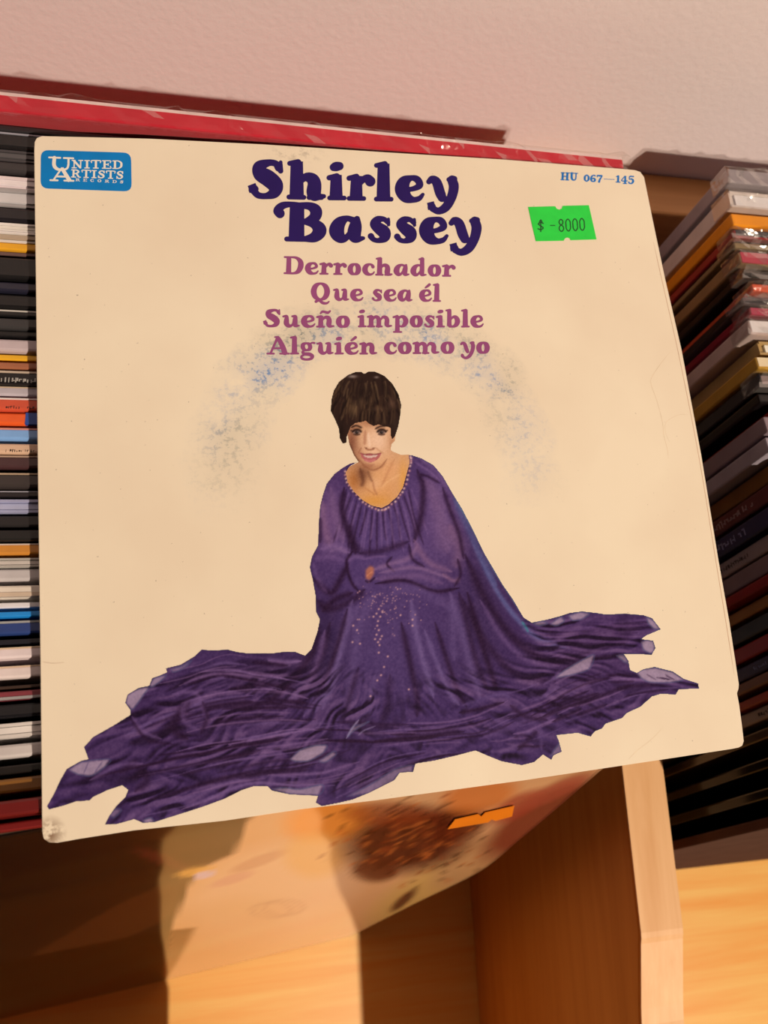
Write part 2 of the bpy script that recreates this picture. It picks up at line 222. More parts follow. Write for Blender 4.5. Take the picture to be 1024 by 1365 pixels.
# ------------------------------------------------------------------ lettering strokes
# soft fat serif lettering: every glyph is a list of strokes, a stroke is (x, y, half width), x-height = 1
GL={
'S':(1.36,[[(1.10,1.20,.13),(.98,1.36,.11),(.72,1.38,.12),(.40,1.22,.20),(.44,.96,.25),(.72,.78,.28),(.98,.52,.26),(.94,.24,.19),(.66,.10,.11),(.36,.12,.11),(.20,.30,.13)],[(.18,.36,.17),(.15,.44,.14)],[(1.17,1.42,.06),(1.17,1.08,.09)]]),
'h':(1.40,[[(.36,1.36,.20),(.36,.16,.23)],[(.12,1.38,.08),(.40,1.42,.11)],[(.10,.08,.08),(.60,.08,.08)],[(.48,.66,.07),(.66,.86,.13),(.88,.80,.19),(.96,.60,.22),(.94,.26,.23),(1.04,.12,.13),(1.28,.14,.07)],[(.78,.08,.08),(1.2,.09,.08)]]),
'i':(.76,[[(.36,.88,.19),(.36,.16,.22)],[(.10,.86,.09),(.38,.92,.11)],[(.12,.08,.08),(.66,.09,.08)],[(.26,1.27,.13),(.36,1.30,.16),(.48,1.32,.14)]]),
'r':(1.08,[[(.38,.86,.19),(.37,.16,.22)],[(.10,.86,.09),(.38,.93,.10)],[(.10,.08,.08),(.66,.09,.08)],[(.50,.62,.07),(.64,.82,.11),(.80,.86,.15),(.90,.76,.18)]]),
'l':(.74,[[(.36,1.36,.20),(.36,.16,.23)],[(.10,1.38,.08),(.40,1.43,.11)],[(.10,.08,.08),(.64,.09,.08)]]),
'e':(1.14,[[(.38,.46,.08),(.70,.52,.09),(.92,.66,.12),(.82,.88,.12),(.58,.92,.10),(.34,.76,.20),(.27,.48,.25),(.40,.20,.20),(.66,.09,.11),(.90,.14,.09),(1.04,.30,.06)]]),
'y':(1.24,[[(.14,.80,.09),(.26,.90,.12),(.42,.78,.16),(.54,.40,.17),(.62,.20,.15)],[(.98,.88,.16),(1.04,.62,.17),(.96,.22,.16),(.76,-.16,.15),(.50,-.32,.12),(.28,-.24,.11)],[(.24,-.16,.14),(.22,-.08,.12)],[(.86,.90,.08),(1.06,.93,.10)]]),
'B':(1.80,[[(.78,1.30,.23),(.76,.16,.25)],[(.98,1.38,.09),(.58,1.42,.09),(.30,1.36,.12),(.16,1.18,.15),(.22,1.06,.15)],[(.80,1.39,.09),(1.20,1.36,.13),(1.40,1.18,.19),(1.34,.92,.17),(1.04,.78,.08),(.80,.76,.07)],[(.96,.76,.07),(1.34,.68,.15),(1.52,.44,.22),(1.36,.18,.17),(1.02,.09,.09),(.76,.09,.09)],[(.44,.08,.08),(1.1,.08,.08)]]),
'a':(1.30,[[(.98,.90,.10),(.92,.60,.21),(.88,.28,.22),(.98,.13,.13),(1.20,.16,.06)],[(.90,.82,.12),(.62,.91,.10),(.36,.72,.20),(.26,.42,.25),(.38,.17,.18),(.58,.16,.11),(.76,.42,.07)]]),
's':(1.0,[[(.80,.80,.09),(.64,.91,.09),(.42,.88,.13),(.30,.72,.16),(.46,.56,.20),(.66,.40,.22),(.68,.20,.16),(.46,.08,.09),(.26,.12,.09),(.16,.24,.11)],[(.83,.92,.05),(.83,.70,.06)]]),
'D':(1.66,[[(.46,1.30,.20),(.45,.16,.22)],[(.14,1.39,.08),(.60,1.39,.08),(1.02,1.34,.12),(1.32,1.06,.21),(1.36,.68,.24),(1.20,.28,.20),(.86,.09,.10),(.14,.08,.08)]]),
'o':(1.14,[[(.58,.90,.10),(.34,.76,.19),(.26,.48,.23),(.36,.20,.18),(.58,.10,.10),(.80,.22,.19),(.88,.50,.23),(.80,.78,.19),(.58,.90,.10)]]),
'c':(1.04,[[(.86,.72,.15),(.78,.86,.11),(.58,.91,.10),(.35,.76,.19),(.26,.48,.24),(.38,.20,.19),(.64,.09,.11),(.86,.16,.08),(.96,.30,.06)]]),
'd':(1.32,[[(.92,1.40,.18),(.92,.60,.20),(.90,.26,.21),(1.0,.13,.12),(1.22,.15,.06)],[(.70,1.40,.08),(.96,1.44,.10)],[(.86,.84,.11),(.62,.91,.10),(.36,.72,.20),(.26,.42,.25),(.38,.17,.18),(.58,.15,.11),(.78,.42,.07)]]),
'Q':(1.80,[[(.84,1.39,.10),(.46,1.18,.21),(.32,.74,.25),(.46,.30,.21),(.84,.10,.10),(1.22,.30,.21),(1.36,.74,.25),(1.22,1.18,.21),(.84,1.39,.10)],[(.50,-.08,.12),(.74,.04,.13),(1.04,-.18,.13),(1.34,-.20,.10),(1.52,-.06,.06)]]),
'u':(1.36,[[(.12,.88,.08),(.36,.90,.12),(.36,.60,.20),(.36,.32,.22),(.52,.12,.15),(.72,.16,.10),(.86,.38,.07)],[(.76,.90,.08),(.98,.88,.14),(.97,.60,.20),(.96,.26,.21),(1.06,.13,.12),(1.26,.15,.06)]]),
'n':(1.40,[[(.36,.86,.19),(.36,.16,.21)],[(.10,.86,.09),(.38,.93,.10)],[(.10,.08,.08),(.60,.08,.08)],[(.48,.62,.07),(.66,.84,.12),(.88,.80,.18),(.96,.60,.21),(.94,.26,.21),(1.04,.12,.12),(1.28,.14,.07)]]),
'm':(2.06,[[(.36,.86,.19),(.36,.16,.21)],[(.10,.86,.09),(.38,.93,.10)],[(.10,.08,.08),(.60,.08,.08)],[(.48,.62,.07),(.64,.84,.12),(.84,.82,.17),(.96,.60,.20),(.95,.16,.20)],[(.78,.08,.08),(1.2,.08,.08)],[(1.10,.62,.07),(1.28,.84,.12),(1.50,.80,.17),(1.60,.60,.20),(1.58,.26,.20),(1.70,.12,.12),(1.94,.14,.07)]]),
'p':(1.32,[[(.38,.84,.18),(.38,-.28,.20)],[(.08,.84,.09),(.38,.93,.10)],[(.10,-.36,.08),(.68,-.36,.08)],[(.48,.70,.07),(.66,.88,.11),(.90,.82,.18),(1.04,.54,.23),(.94,.24,.19),(.72,.09,.10),(.52,.14,.08)]]),
'b':(1.26,[[(.34,1.38,.18),(.34,.22,.20)],[(.10,1.39,.08),(.38,1.44,.10)],[(.46,.66,.07),(.64,.86,.11),(.86,.82,.18),(.98,.54,.23),(.88,.24,.19),(.62,.09,.10),(.36,.12,.12)]]),
'A':(1.76,[[(.86,1.40,.12),(.98,1.20,.18),(1.24,.60,.22),(1.38,.16,.22)],[(.84,1.36,.12),(.66,.90,.10),(.44,.36,.10),(.34,.10,.09)],[(.50,.50,.08),(1.16,.52,.08)],[(.10,.08,.08),(.58,.08,.08)],[(1.04,.08,.08),(1.68,.08,.08)],[(.66,1.42,.07),(.90,1.44,.08)]]),
'g':(1.24,[[(.52,.92,.09),(.30,.82,.16),(.26,.62,.19),(.36,.42,.15),(.56,.36,.09),(.76,.46,.16),(.80,.66,.18),(.72,.84,.15),(.52,.92,.09)],[(.74,.84,.08),(.96,.96,.08),(1.10,.94,.10)],[(.36,.34,.08),(.24,.20,.10),(.40,.06,.14),(.76,.02,.16),(.96,-.14,.16),(.84,-.34,.12),(.50,-.40,.10),(.22,-.32,.11),(.16,-.16,.10),(.34,-.02,.09)]]),
}
GL['é']=(GL['e'][0],GL['e'][1]+[[(.54,1.14,.07),(.70,1.26,.11),(.86,1.40,.12)]])
GL['ñ']=(GL['n'][0],GL['n'][1]+[[(.34,1.16,.07),(.46,1.30,.10),(.66,1.28,.11),(.86,1.22,.11),(1.02,1.36,.07)]])
# slab capitals and figures, capital height 1
t=.05;T=.105
SL={
'U':(.92,[[(.24,.94,T),(.24,.40,T),(.34,.14,.09),(.50,.08,.06),(.66,.16,.06),(.72,.40,.06),(.72,.94,.06)],[(.06,.95,t),(.44,.95,t)],[(.56,.95,t),(.88,.95,t)]]),
'N':(.98,[[(.22,.95,.06),(.22,.05,.06)],[(.20,.92,.10),(.72,.10,.10)],[(.76,.95,.06),(.76,.05,.06)],[(.05,.95,t),(.3,.95,t)],[(.05,.05,t),(.4,.05,t)],[(.6,.95,t),(.93,.95,t)]]),
'I':(.50,[[(.25,.95,T),(.25,.05,T)],[(.06,.95,t),(.44,.95,t)],[(.06,.05,t),(.44,.05,t)]]),
'T':(.84,[[(.42,.95,T),(.42,.05,T)],[(.06,.72,t),(.07,.95,t),(.77,.95,t),(.78,.72,t)],[(.22,.05,t),(.62,.05,t)]]),
'E':(.80,[[(.24,.95,T),(.24,.05,T)],[(.06,.95,t),(.70,.95,t),(.71,.74,t)],[(.06,.05,t),(.72,.05,t),(.73,.28,t)],[(.3,.51,t),(.54,.51,t)],[(.54,.62,t),(.54,.40,t)]]),
'D':(.92,[[(.24,.95,T),(.24,.05,T)],[(.06,.95,t),(.5,.95,t),(.74,.74,.09),(.77,.5,.11),(.74,.26,.09),(.5,.05,t),(.06,.05,t)]]),
'A':(.96,[[(.46,.95,.05),(.16,.06,.05)],[(.48,.92,.10),(.78,.06,.11)],[(.28,.34,t),(.64,.34,t)],[(.04,.05,t),(.32,.05,t)],[(.58,.05,t),(.93,.05,t)]]),
'R':(.92,[[(.24,.95,T),(.24,.05,T)],[(.06,.95,t),(.5,.94,.06),(.68,.74,.10),(.5,.52,.06),(.3,.5,t)],[(.5,.5,.08),(.66,.2,.09),(.76,.06,.06),(.88,.06,t)],[(.06,.05,t),(.44,.05,t)]]),
'S':(.74,[[(.60,.74,.06),(.52,.92,.06),(.32,.93,.06),(.17,.74,.08),(.30,.57,.10),(.50,.44,.11),(.58,.26,.09),(.44,.08,.06),(.22,.08,.06),(.12,.28,.06)],[(.62,.95,.04),(.62,.7,.05)],[(.10,.05,.04),(.10,.3,.05)]]),
'C':(.86,[[(.70,.70,.07),(.62,.88,.06),(.46,.94,.06),(.24,.76,.09),(.18,.5,.11),(.24,.24,.09),(.46,.06,.06),(.66,.12,.06),(.76,.30,.05)]]),
'O':(.94,[[(.47,.94,.06),(.24,.76,.10),(.18,.5,.11),(.24,.24,.10),(.47,.06,.06),(.70,.24,.10),(.76,.5,.11),(.70,.76,.10),(.47,.94,.06)]]),
'H':(1.0,[[(.24,.95,T),(.24,.05,T)],[(.76,.95,T),(.76,.05,T)],[(.06,.95,t),(.42,.95,t)],[(.06,.05,t),(.42,.05,t)],[(.58,.95,t),(.94,.95,t)],[(.58,.05,t),(.94,.05,t)],[(.24,.5,t),(.76,.5,t)]]),
'0':(.66,[[(.32,.93,.06),(.14,.72,.10),(.12,.5,.11),(.14,.28,.10),(.32,.07,.06),(.50,.28,.10),(.52,.5,.11),(.50,.72,.10),(.32,.93,.06)]]),
'6':(.66,[[(.50,.88,.08),(.36,.94,.06),(.18,.76,.09),(.12,.42,.11),(.18,.16,.09),(.34,.07,.06),(.50,.18,.10),(.52,.34,.11),(.40,.52,.07),(.22,.44,.06)]]),
'7':(.66,[[(.10,.72,t),(.10,.92,.07),(.34,.90,.09),(.58,.92,.06),(.46,.60,.08),(.34,.30,.10),(.30,.06,.11)]]),
'-':(1.24,[[(.06,.40,.028),(1.18,.40,.028)]]),
'1':(.52,[[(.27,.92,.10),(.27,.05,.11)],[(.08,.80,.05),(.27,.93,.06)],[(.06,.05,t),(.48,.05,t)]]),
'4':(.70,[[(.44,.92,.09),(.44,-.06,.11)],[(.40,.92,.05),(.08,.28,.05),(.64,.28,.06)],[(.26,-.10,t),(.6,-.10,t)]]),
'5':(.66,[[(.54,.92,.07),(.18,.90,.07),(.15,.52,.05),(.34,.58,.07),(.50,.42,.11),(.52,.18,.11),(.36,-.06,.07),(.14,-.02,.07),(.10,.10,.08)]]),
' ':(.42,[]),
}
h=.045
TH={   # thin price-gun figures
'$':(.62,[[(.50,.72,h),(.32,.80,h),(.12,.68,h),(.30,.50,h),(.50,.34,h),(.32,.18,h),(.10,.26,h)],[(.31,.98,h),(.31,.02,h)],[(.18,.84,.02),(.31,1.0,.05),(.44,.84,.02)]]),
'-':(.5,[[(.08,.5,.04),(.42,.5,.04)]]),
'8':(.48,[[(.24,.98,h),(.10,.84,h),(.12,.64,h),(.24,.54,h),(.38,.40,h),(.40,.18,h),(.24,.02,h),(.08,.18,h),(.10,.40,h),(.24,.54,h),(.36,.64,h),(.38,.84,h),(.24,.98,h)]]),
'0':(.48,[[(.24,.98,h),(.08,.78,h),(.07,.5,h),(.08,.22,h),(.24,.02,h),(.40,.22,h),(.41,.5,h),(.40,.78,h),(.24,.98,h)]]),
' ':(.4,[]),
}
def smooth(pts,n=7):
    P=np.array(pts,float)
    if len(P)==2:
        k=np.linspace(0,1,6)[:,None];return P[0]*(1-k)+P[1]*k
    Q=np.vstack([P[0]*2-P[1],P,P[-1]*2-P[-2]])
    if np.allclose(P[0],P[-1]): Q[0]=P[-2];Q[-1]=P[1]
    out=[]
    for i in range(1,len(Q)-2):
        for k in range(n):
            u=k/n;a,b,c,d=Q[i-1:i+3]
            out.append(.5*((2*b)+(c-a)*u+(2*a-5*b+4*c-d)*u*u+(3*b-a-3*c+d)*u**3))
    out.append(P[-1]);return np.array(out)
def glyph_strokes(font,ch,weight=1.0):
    w,ss=font[ch]
    return w,[np.c_[smooth(s)[:,:2],np.maximum(smooth(s)[:,2]*weight,.012)] for s in ss]
def line(font,text,p0,p1,xh,weight=1.0,shear=0.,boxes=None,gap=0.,only=None):
    """strokes in picture units; p0,p1 baseline ends (or boxes = per glyph left/right along the baseline)"""
    p0=np.array(p0,float);p1=np.array(p1,float);L=np.linalg.norm(p1-p0);d=(p1-p0)/L;n=np.array([d[1],-d[0]])
    ws=[font[c][0] for c in text]
    if boxes is None:
        tot=sum(ws)+gap*(len(ws)-1);s=L/tot;x=0;boxes=[]
        for w in ws: boxes.append((x*s,(x+w)*s));x+=w+gap
    res=[]
    for i,(c,(a,b)) in enumerate(zip(text,boxes)):
        if only is not None and i!=only: continue
        w,ss=glyph_strokes(font,c,weight);sx=(b-a)/w
        for s in ss:
            X=a+s[:,0]*sx+shear*s[:,1]*xh;Y=s[:,1]*xh
            res.append(np.c_[p0+np.outer(X,d)+np.outer(Y,n),s[:,2]*(xh*.5+sx*.5)])
    return res
# --- the cover's lettering, measured in the photograph
zA=lambda x,y:(310+x/2.844,190+y/2.844)
zB=lambda x,y:(330+x/2.844,330+y/2.844)
def bx(*xs): return [(a/2.844,b/2.844) for a,b in xs]
LINES=[
('title',GL,'Shirley',zA(60,211),zA(860,230),34.5,1.12,-.02,bx((0,142),(143,300),(296,374),(372,480),(475,552),(556,672),(670,800)),0),
('title',GL,'Bassey',zA(155,373),zA(945,386),34.5,1.12,-.02,bx((0,208),(212,352),(354,454),(454,552),(553,668),(660,792)),0),
('song',GL,'Derrochador',zB(133,101),zB(790,112),16.4,.92,.0,None,-.03),
('song',GL,'Que',zB(235,201),zB(442,204),16.4,.92,.0,None,-.03),
('song',GL,'sea',zB(468,204),zB(628,206),16.4,.92,.0,None,-.03),
('song',GL,'él',zB(648,205),zB(735,207),16.4,.92,.0,None,-.03),
('song',GL,'Sueño',zB(58,302),zB(392,305),16.4,.92,.0,None,-.03),
('song',GL,'imposible',zB(416,303),zB(898,304),16.4,.92,.0,None,-.03),
('song',GL,'Alguién',zB(70,406),zB(495,406),16.4,.92,.0,None,-.03),
('song',GL,'como',zB(515,405),zB(788,403),16.4,.92,.0,None,-.03),
('song',GL,'yo',zB(803,404),zB(922,403),16.4,.92,.0,None,-.03),
]
zC=lambda x,y:(40+x/4.267,170+y/4.267)
LOGO=[
('logo',SL,'U',zC(96,244),zC(250,250),18.2,.8,0,None,0),
('logo',SL,'NITED',zC(236,232),zC(530,236),11.0,1.0,0,None,.06),
('logo',SL,'A',zC(110,304),zC(252,308),18.2,.9,0,None,0),
('logo',SL,'RTISTS',zC(232,284),zC(534,294),10.5,1.0,0,None,.04),
('logo',SL,'RECORDS',zC(258,305),zC(532,318),3.6,1.0,0,None,.55),
]
zD=lambda x,y:(690+x/5.689,200+y/5.689)
NUM=[('number',SL,'HU',zD(325,228),zD(455,234),10.4,1.25,0,None,.02),
('number',SL,'067',zD(500,240),zD(645,246),9.6,1.12,0,None,.0),
('number',SL,'-',zD(650,242),zD(738,246),9.6,1.12,0,None,.0),
('number',SL,'145',zD(742,246),zD(886,252),9.6,1.12,0,None,.02)]
PRICE=[('price',TH,'$',zD(145,622),zD(205,622),15.5,1.1,0,None,0),('price',TH,'-',zD(240,605),zD(290,605),11,1.0,0,None,0),
('price',TH,'8000',zD(310,622),zD(515,612),16.6,1.0,-.02,None,.06)]
# ------------------------------------------------------------------ the printed figure's ink colours
PX0,PY0,PW,PH=52,486,890,624          # measured area of the printed figure
CV=np.zeros((PH,PW,3));YY,XX=np.mgrid[0:PH,0:PW].astype(float);XX+=PX0;YY+=PY0
rs=np.random.RandomState(4)
def c255(h): return np.array([int(h[i:i+2],16) for i in (0,2,4)])/255.
def inside(px,py,poly):
    r=np.zeros(px.shape,bool);n=len(poly)
    for i in range(n):
        x1,y1=poly[i];x2,y2=poly[(i+1)%n]
        if y1==y2: continue
        r^=((y1>py)!=(y2>py))&(px<(x2-x1)*(py-y1)/(y2-y1)+x1)
    return r
def blur(a,k):
    for ax in (0,1):
        for _ in range(2):
            c=np.cumsum(np.pad(a,[(k+1,k) if i==ax else (0,0) for i in range(a.ndim)],mode='edge'),axis=ax)
            n=a.shape[ax];a=(np.take(c,range(2*k+1,2*k+1+n),axis=ax)-np.take(c,range(0,n),axis=ax))/(2*k+1)
    return a
def sm(pts,n=8):
    P=np.array(pts,float)
    if len(P)<3:
        k=np.linspace(0,1,12)[:,None];return P[0]*(1-k)+P[-1]*k
    Q=np.vstack([P[0]*2-P[1],P,P[-1]*2-P[-2]]);o=[]
    for i in range(1,len(Q)-2):
        a,b,c,d=Q[i-1:i+3]
        for k in range(n):
            u=k/n;o.append(.5*(2*b+(c-a)*u+(2*a-5*b+4*c-d)*u*u+(3*b-a-3*c+d)*u**3))
    return np.array(o+[P[-1]])
def fill(poly,col,al=1.,soft=0,mask=None):
    P=np.array(poly,float);j0=int(max(0,P[:,0].min()-PX0-3*soft-2));j1=int(min(PW,P[:,0].max()-PX0+3*soft+3));i0=int(max(0,P[:,1].min()-PY0-3*soft-2));i1=int(min(PH,P[:,1].max()-PY0+3*soft+3))
    m=inside(XX[i0:i1,j0:j1],YY[i0:i1,j0:j1],poly).astype(float)
    if soft: m=blur(m,soft)
    m=(m*al)[...,None];CV[i0:i1,j0:j1]=CV[i0:i1,j0:j1]*(1-m)+(c255(col) if isinstance(col,str) else col)*m
def stroke(pts,w,col,al=1.,w2=None,soft=.6):
    S=sm(pts);w2=w if w2 is None else w2;M=max(w,w2)*1.6+3
    j0=int(max(0,S[:,0].min()-PX0-M));j1=int(min(PW,S[:,0].max()-PX0+M+1));i0=int(max(0,S[:,1].min()-PY0-M));i1=int(min(PH,S[:,1].max()-PY0+M+1))
    if j1<=j0 or i1<=i0:return
    X=XX[i0:i1,j0:j1];Y=YY[i0:i1,j0:j1];best=np.zeros(X.shape);n=len(S)-1
    for k in range(n):
        a,b=S[k],S[k+1];d=b-a;L=d@d+1e-9;t=np.clip(((X-a[0])*d[0]+(Y-a[1])*d[1])/L,0,1)
        D=np.hypot(X-a[0]-t*d[0],Y-a[1]-t*d[1]);g=(k+t)/n
        ww=(w+(w2-w)*g)*np.clip(np.minimum(g,1-g)*6+.25,0,1)
        best=np.maximum(best,np.exp(-(D/np.maximum(ww,.25))**2*1.2))
    m=(best*al)[...,None];CV[i0:i1,j0:j1]=CV[i0:i1,j0:j1]*(1-m)+(c255(col) if isinstance(col,str) else col)*m
def dot(x,y,r,col,al=1.):
    j0=int(max(0,x-PX0-3*r-2));j1=int(x-PX0+3*r+3);i0=int(max(0,y-PY0-3*r-2));i1=int(y-PY0+3*r+3)
    m=np.exp(-((XX[i0:i1,j0:j1]-x)**2+(YY[i0:i1,j0:j1]-y)**2)/(r*r))*al;m=m[...,None]
    CV[i0:i1,j0:j1]=CV[i0:i1,j0:j1]*(1-m)+c255(col)*m
GOWN=[(476,616),(467,618),(457,623.5),(445.7,632),(435.5,645),(430.5,660),(426.7,675.5),(425,698),(424,727),(416,742),(413,756.4),(417,773),(420.5,793),(421.5,816),(426.5,826),(423,843),(415,866),(407,874),(394,869),(378,869),(362.5,871),(331,871),(315.6,869),(304,866),(284,867),(269,866),(259,875),(241,886),(221,891),(223,896),(212,901),(203,904),(199,914),(185,917),(170,926),(167,937),(174,947),(174,953),(151.5,967),(124,982.6),(112,996),(118,1012),(108.6,1014),(89,1025),(81,1039),(71.5,1059),(62.5,1075),(65.6,1079),(85,1074),(101,1068.5),(120,1067),(124,1062.6),(144,1053),(163,1047),(171,1053),(167,1063),(155.5,1074),(146,1087),(140,1099),(155.5,1098.6),(179,1092),(190.6,1097),(206,1096),(237.5,1086),(269,1076),(300,1064.6),(323,1053),(339,1048),(356.6,1048),(362.5,1054),(386,1059),(424,1061),(421,1070),(429,1074.6),(448,1071),(470,1066),(492,1057),(526,1040),(533,1030),(551,1029),(554,1018),(579,1014),(609,1007),(634,1000.5),(649,1007),(669,1015),(695.5,1020),(712,1016),(724,1006),(735,1013),(738,1007),(749,1002),(745,987),(742,980),(756,978.5),(770,977),(787.5,982),(793,975),(803,971),(807,965),(830,957),(835,951),(854,942),(869.5,928.4),(881,925),(901,926),(905,919),(932,918),(931,911),(912,905),(897,895),(873,889),(858,892),(849,897),(840,893),(838,881),(832,872),(850,872),(869,873),(874,864),(871,854),(855,852),(862,847),(881,839),(869.5,824),(858,820),(834,818),(807,819),(795,817),(776,815),(760,817),(748,821),(729,826),(709,830),(698,823),(684,799),(670,779),(659,760),(646,738),(629,703),(616,678),(603,657),(590.5,635),(578,620),(562,611),(550,607),(545,607),(546,617),(542,632),(537,650),(529.5,662),(517,673),(509,677),(496,674),(484,667),(471,654),(463.5,642.5),(461,630),(466,622)]
SKIN=[(464,560),(463,578),(466,593),(472,607),(478,616),(466,622),(460,630),(462,644),(470,656),(484,669),(497,676),(509,679),(518,675),(531,664),(539,650),(544,632),(548,616),(546,606),(535,606.5),(524,602),(521,600),(522,592),(526.5,588),(527,580),(524,566),(510,555),(490,550),(472,554)]
HAIR=[(441,548),(442,533),(445,521),(452,509),(464,500),(475,495.5),(482,496),(486,498.5),(491,495.5),(500,495.5),(512.6,501),(523,511),(531.5,526),(535,540),(533.6,554),(531,569),(527,581),(523,586),(521,581),(521,571),(517,569),(511,568),(505,566),(498,568),(492,565),(488,561),(481,563),(474,564),(467.5,569),(464.5,577),(462,583),(462.5,590),(457,591.5),(453,584),(452,572),(446.5,559)]
# ---- gown
PUR='4a3a6e';LITE='7d6ba2';DARK='2c1836';SHEER='a9a6bd';EDGE='5f86a8';ROSE='8c6a94'
CV[:]=c255('463569')
for (x,y,rx,ry,col,al) in [(515,720,90,95,'5b4c86',.9),(590,680,50,80,'6c5a92',.7),(440,690,22,50,'705a8e',.8),(515,860,100,90,'574a80',.75),(640,800,40,90,'443562',.7),(250,960,150,70,'42305c',.6),(150,1040,80,40,'3d2c58',.8),(800,900,110,50,'45325f',.7),(820,835,70,20,'4a3768',.8),(450,1010,120,40,'412f5e',.6),(430,860,30,60,'34264c',.8),(360,900,60,25,'352548',.8)]:
    m=np.exp(-(((XX-x)/rx)**2+((YY-y)/ry)**2))[...,None]*al;CV[:]=CV*(1-m)+c255(col)*m
L=lambda pts,w=3,al=.6,col=LITE,w2=None:stroke(pts,w,col,al,w2)
K=lambda pts,w=3,al=.7,w2=None:stroke(pts,w,DARK,al,w2)
# gathered bodice below the neckline
for k in range(26):
    a=k/25;x=462+a*86;y=648+28*np.sin(np.pi*np.clip(a*1.05,0,1))+4
    ex=x+(a-.5)*44+rs.uniform(-4,4);ey=733+rs.uniform(-16,12)-16*abs(a-.5)
    p=[(x,y),((x+ex)/2+rs.uniform(-3,3),(y+ey)/2),(ex,ey)]
    (L if k%2 else K)(p,1.7,.55)
L([(430,668),(432,700),(440,728)],5,.6,'8a7298',8);L([(441,650),(448,690),(458,722)],5,.55,'7e6a98',8);K([(459,650),(456,680),(468,720),(474,738)],4,.8,6);K([(427,690),(427,724)],3,.6)
L([(566,640),(580,660),(590,700),(596,735)],10,.55,'84709c',16);L([(600,700),(612,730),(608,756)],9,.45,'8f7698');K([(560,632),(572,636),(586,644)],2,.7);K([(556,626),(564,650),(561,690),(552,722)],4,.75,6);K([(590,650),(600,680),(612,712),(618,745)],3.5,.7);L([(604,664),(622,700),(640,738),(662,780)],4,.7,'56649a',6);L([(553,616),(572,628),(586,640)],2,.6);L([(560,612),(580,626),(596,650)],3,.5)
# crossed arms
L([(428,732),(448,728),(466,737)],5,.7);L([(420,745),(440,742),(460,748)],5,.5,'75629a');K([(416,770),(440,790),(452,776),(464,752)],5,.8);K([(430,815),(446,800),(470,790)],5,.8);K([(470,735),(462,750),(468,775),(478,788)],2.5,.85);L([(464,748),(474,742),(486,744)],3,.6);L([(474,772),(482,784),(492,776)],4,.5,'5f5088');L([(497,760),(520,752),(545,744),(556,728)],4,.8,'85719f');L([(500,772),(530,770),(560,768),(590,778)],6,.55,'7a6596');K([(500,778),(540,774),(580,788),(612,784)],3,.85);K([(523,742),(516,752),(526,762)],2,.7);L([(552,720),(562,738),(575,752),(602,762)],5,.6,'8b729a');K([(545,725),(550,745),(566,756)],2.5,.7);L([(590,765),(604,774),(613,772)],3,.7,'8a7094');K([(610,745),(614,765),(606,782)],2.5,.7);L([(530,748),(540,756),(552,752)],3,.5)
L([(484,746),(500,742),(516,742)],2,.6)
fill([(488,760),(494,754),(499,757),(498,766),(493,774),(488,771)],'b07a62',.95,1);L([(489,768),(496,762)],1.2,.6,'d39b78');K([(487,774),(492,776),(500,770)],1.6,.8)
K([(421,800),(440,812),(470,800),(486,786)],6,.7);K([(466,700),(470,720),(480,738)],6,.55);K([(480,738),(510,734),(545,722)],5,.6);L([(418,752),(424,772),(436,790)],4,.45,'6f5d94');L([(440,735),(452,732),(462,738)],3,.5,'8a78a8');L([(505,764),(535,758),(562,758),(596,770)],3.2,.6,'8d78a4');L([(520,792),(545,784),(575,794),(600,812)],7,.4,'6c5f96');L([(478,806),(462,840),(452,880)],5,.5,'6c5f96');K([(612,790),(622,830),(634,880),(650,920)],5,.6)
# skirt over the knees
for p,w,a in [([(470,800),(456,850),(446,900),(430,945)],6,.6),([(500,790),(480,830),(470,900),(462,960)],7,.35),([(548,800),(556,850),(570,900),(578,930)],5,.75),([(566,840),(585,890),(600,925),(612,940)],4,.7),([(600,790),(615,840),(628,890),(640,930)],7,.5),([(455,855),(440,910),(420,950)],4,.5),([(500,900),(490,950),(475,965)],5,.35),([(602,800),(604,850),(606,880)],6,.35)]:L(p,w,a,'7469a0')
for p,w,a in [([(463,812),(450,860),(436,900),(418,935)],4,.7),([(535,830),(546,880),(556,930),(556,955)],5,.7),([(580,830),(596,880),(610,920),(622,942)],4,.7),([(623,790),(640,850),(656,900),(662,920)],5,.8),([(478,890),(466,930),(458,960)],5,.5),([(520,900),(516,940),(510,960)],6,.4),([(617,800),(650,860),(690,900),(740,908)],6,.6),([(425,830),(416,870),(390,905),(360,935)],6,.75),([(440,830),(430,870),(412,910),(395,940)],5,.6)]:K(p,w,a)
L([(433,840),(424,880),(404,920),(370,945)],5,.55);L([(446,890),(430,920),(405,955)],5,.5,'6d5f96')
# cape on the right
L([(640,745),(664,790),(690,825),(716,850),(760,865)],3,.75,'6470a8',5);L([(628,720),(655,775),(680,815),(705,840)],3,.5,'5e6aa0');K([(620,740),(648,800),(684,850),(730,880),(780,876)],7,.75);L([(640,800),(670,850),(704,880),(745,888)],4,.45);stroke([(603,657),(629,703),(659,760),(684,799),(699,823)],1.5,'5f9ab4',.75);stroke([(696,829),(701,836),(704,842)],1.6,'3f9aa8',.8)
for k in range(9):
    y=832+k*5.5;L([(712+k*3,y+6),(760,y+8-k*1.5),(820,y-2-k*2.2),(862-k*2,y-6-k*1.8)],2,.5,'69548c');K([(716+k*3,y+9),(765,y+11-k*1.5),(825,y+1-k*2.2),(866-k*4,y-3-k*1.8)],1.7,.6)
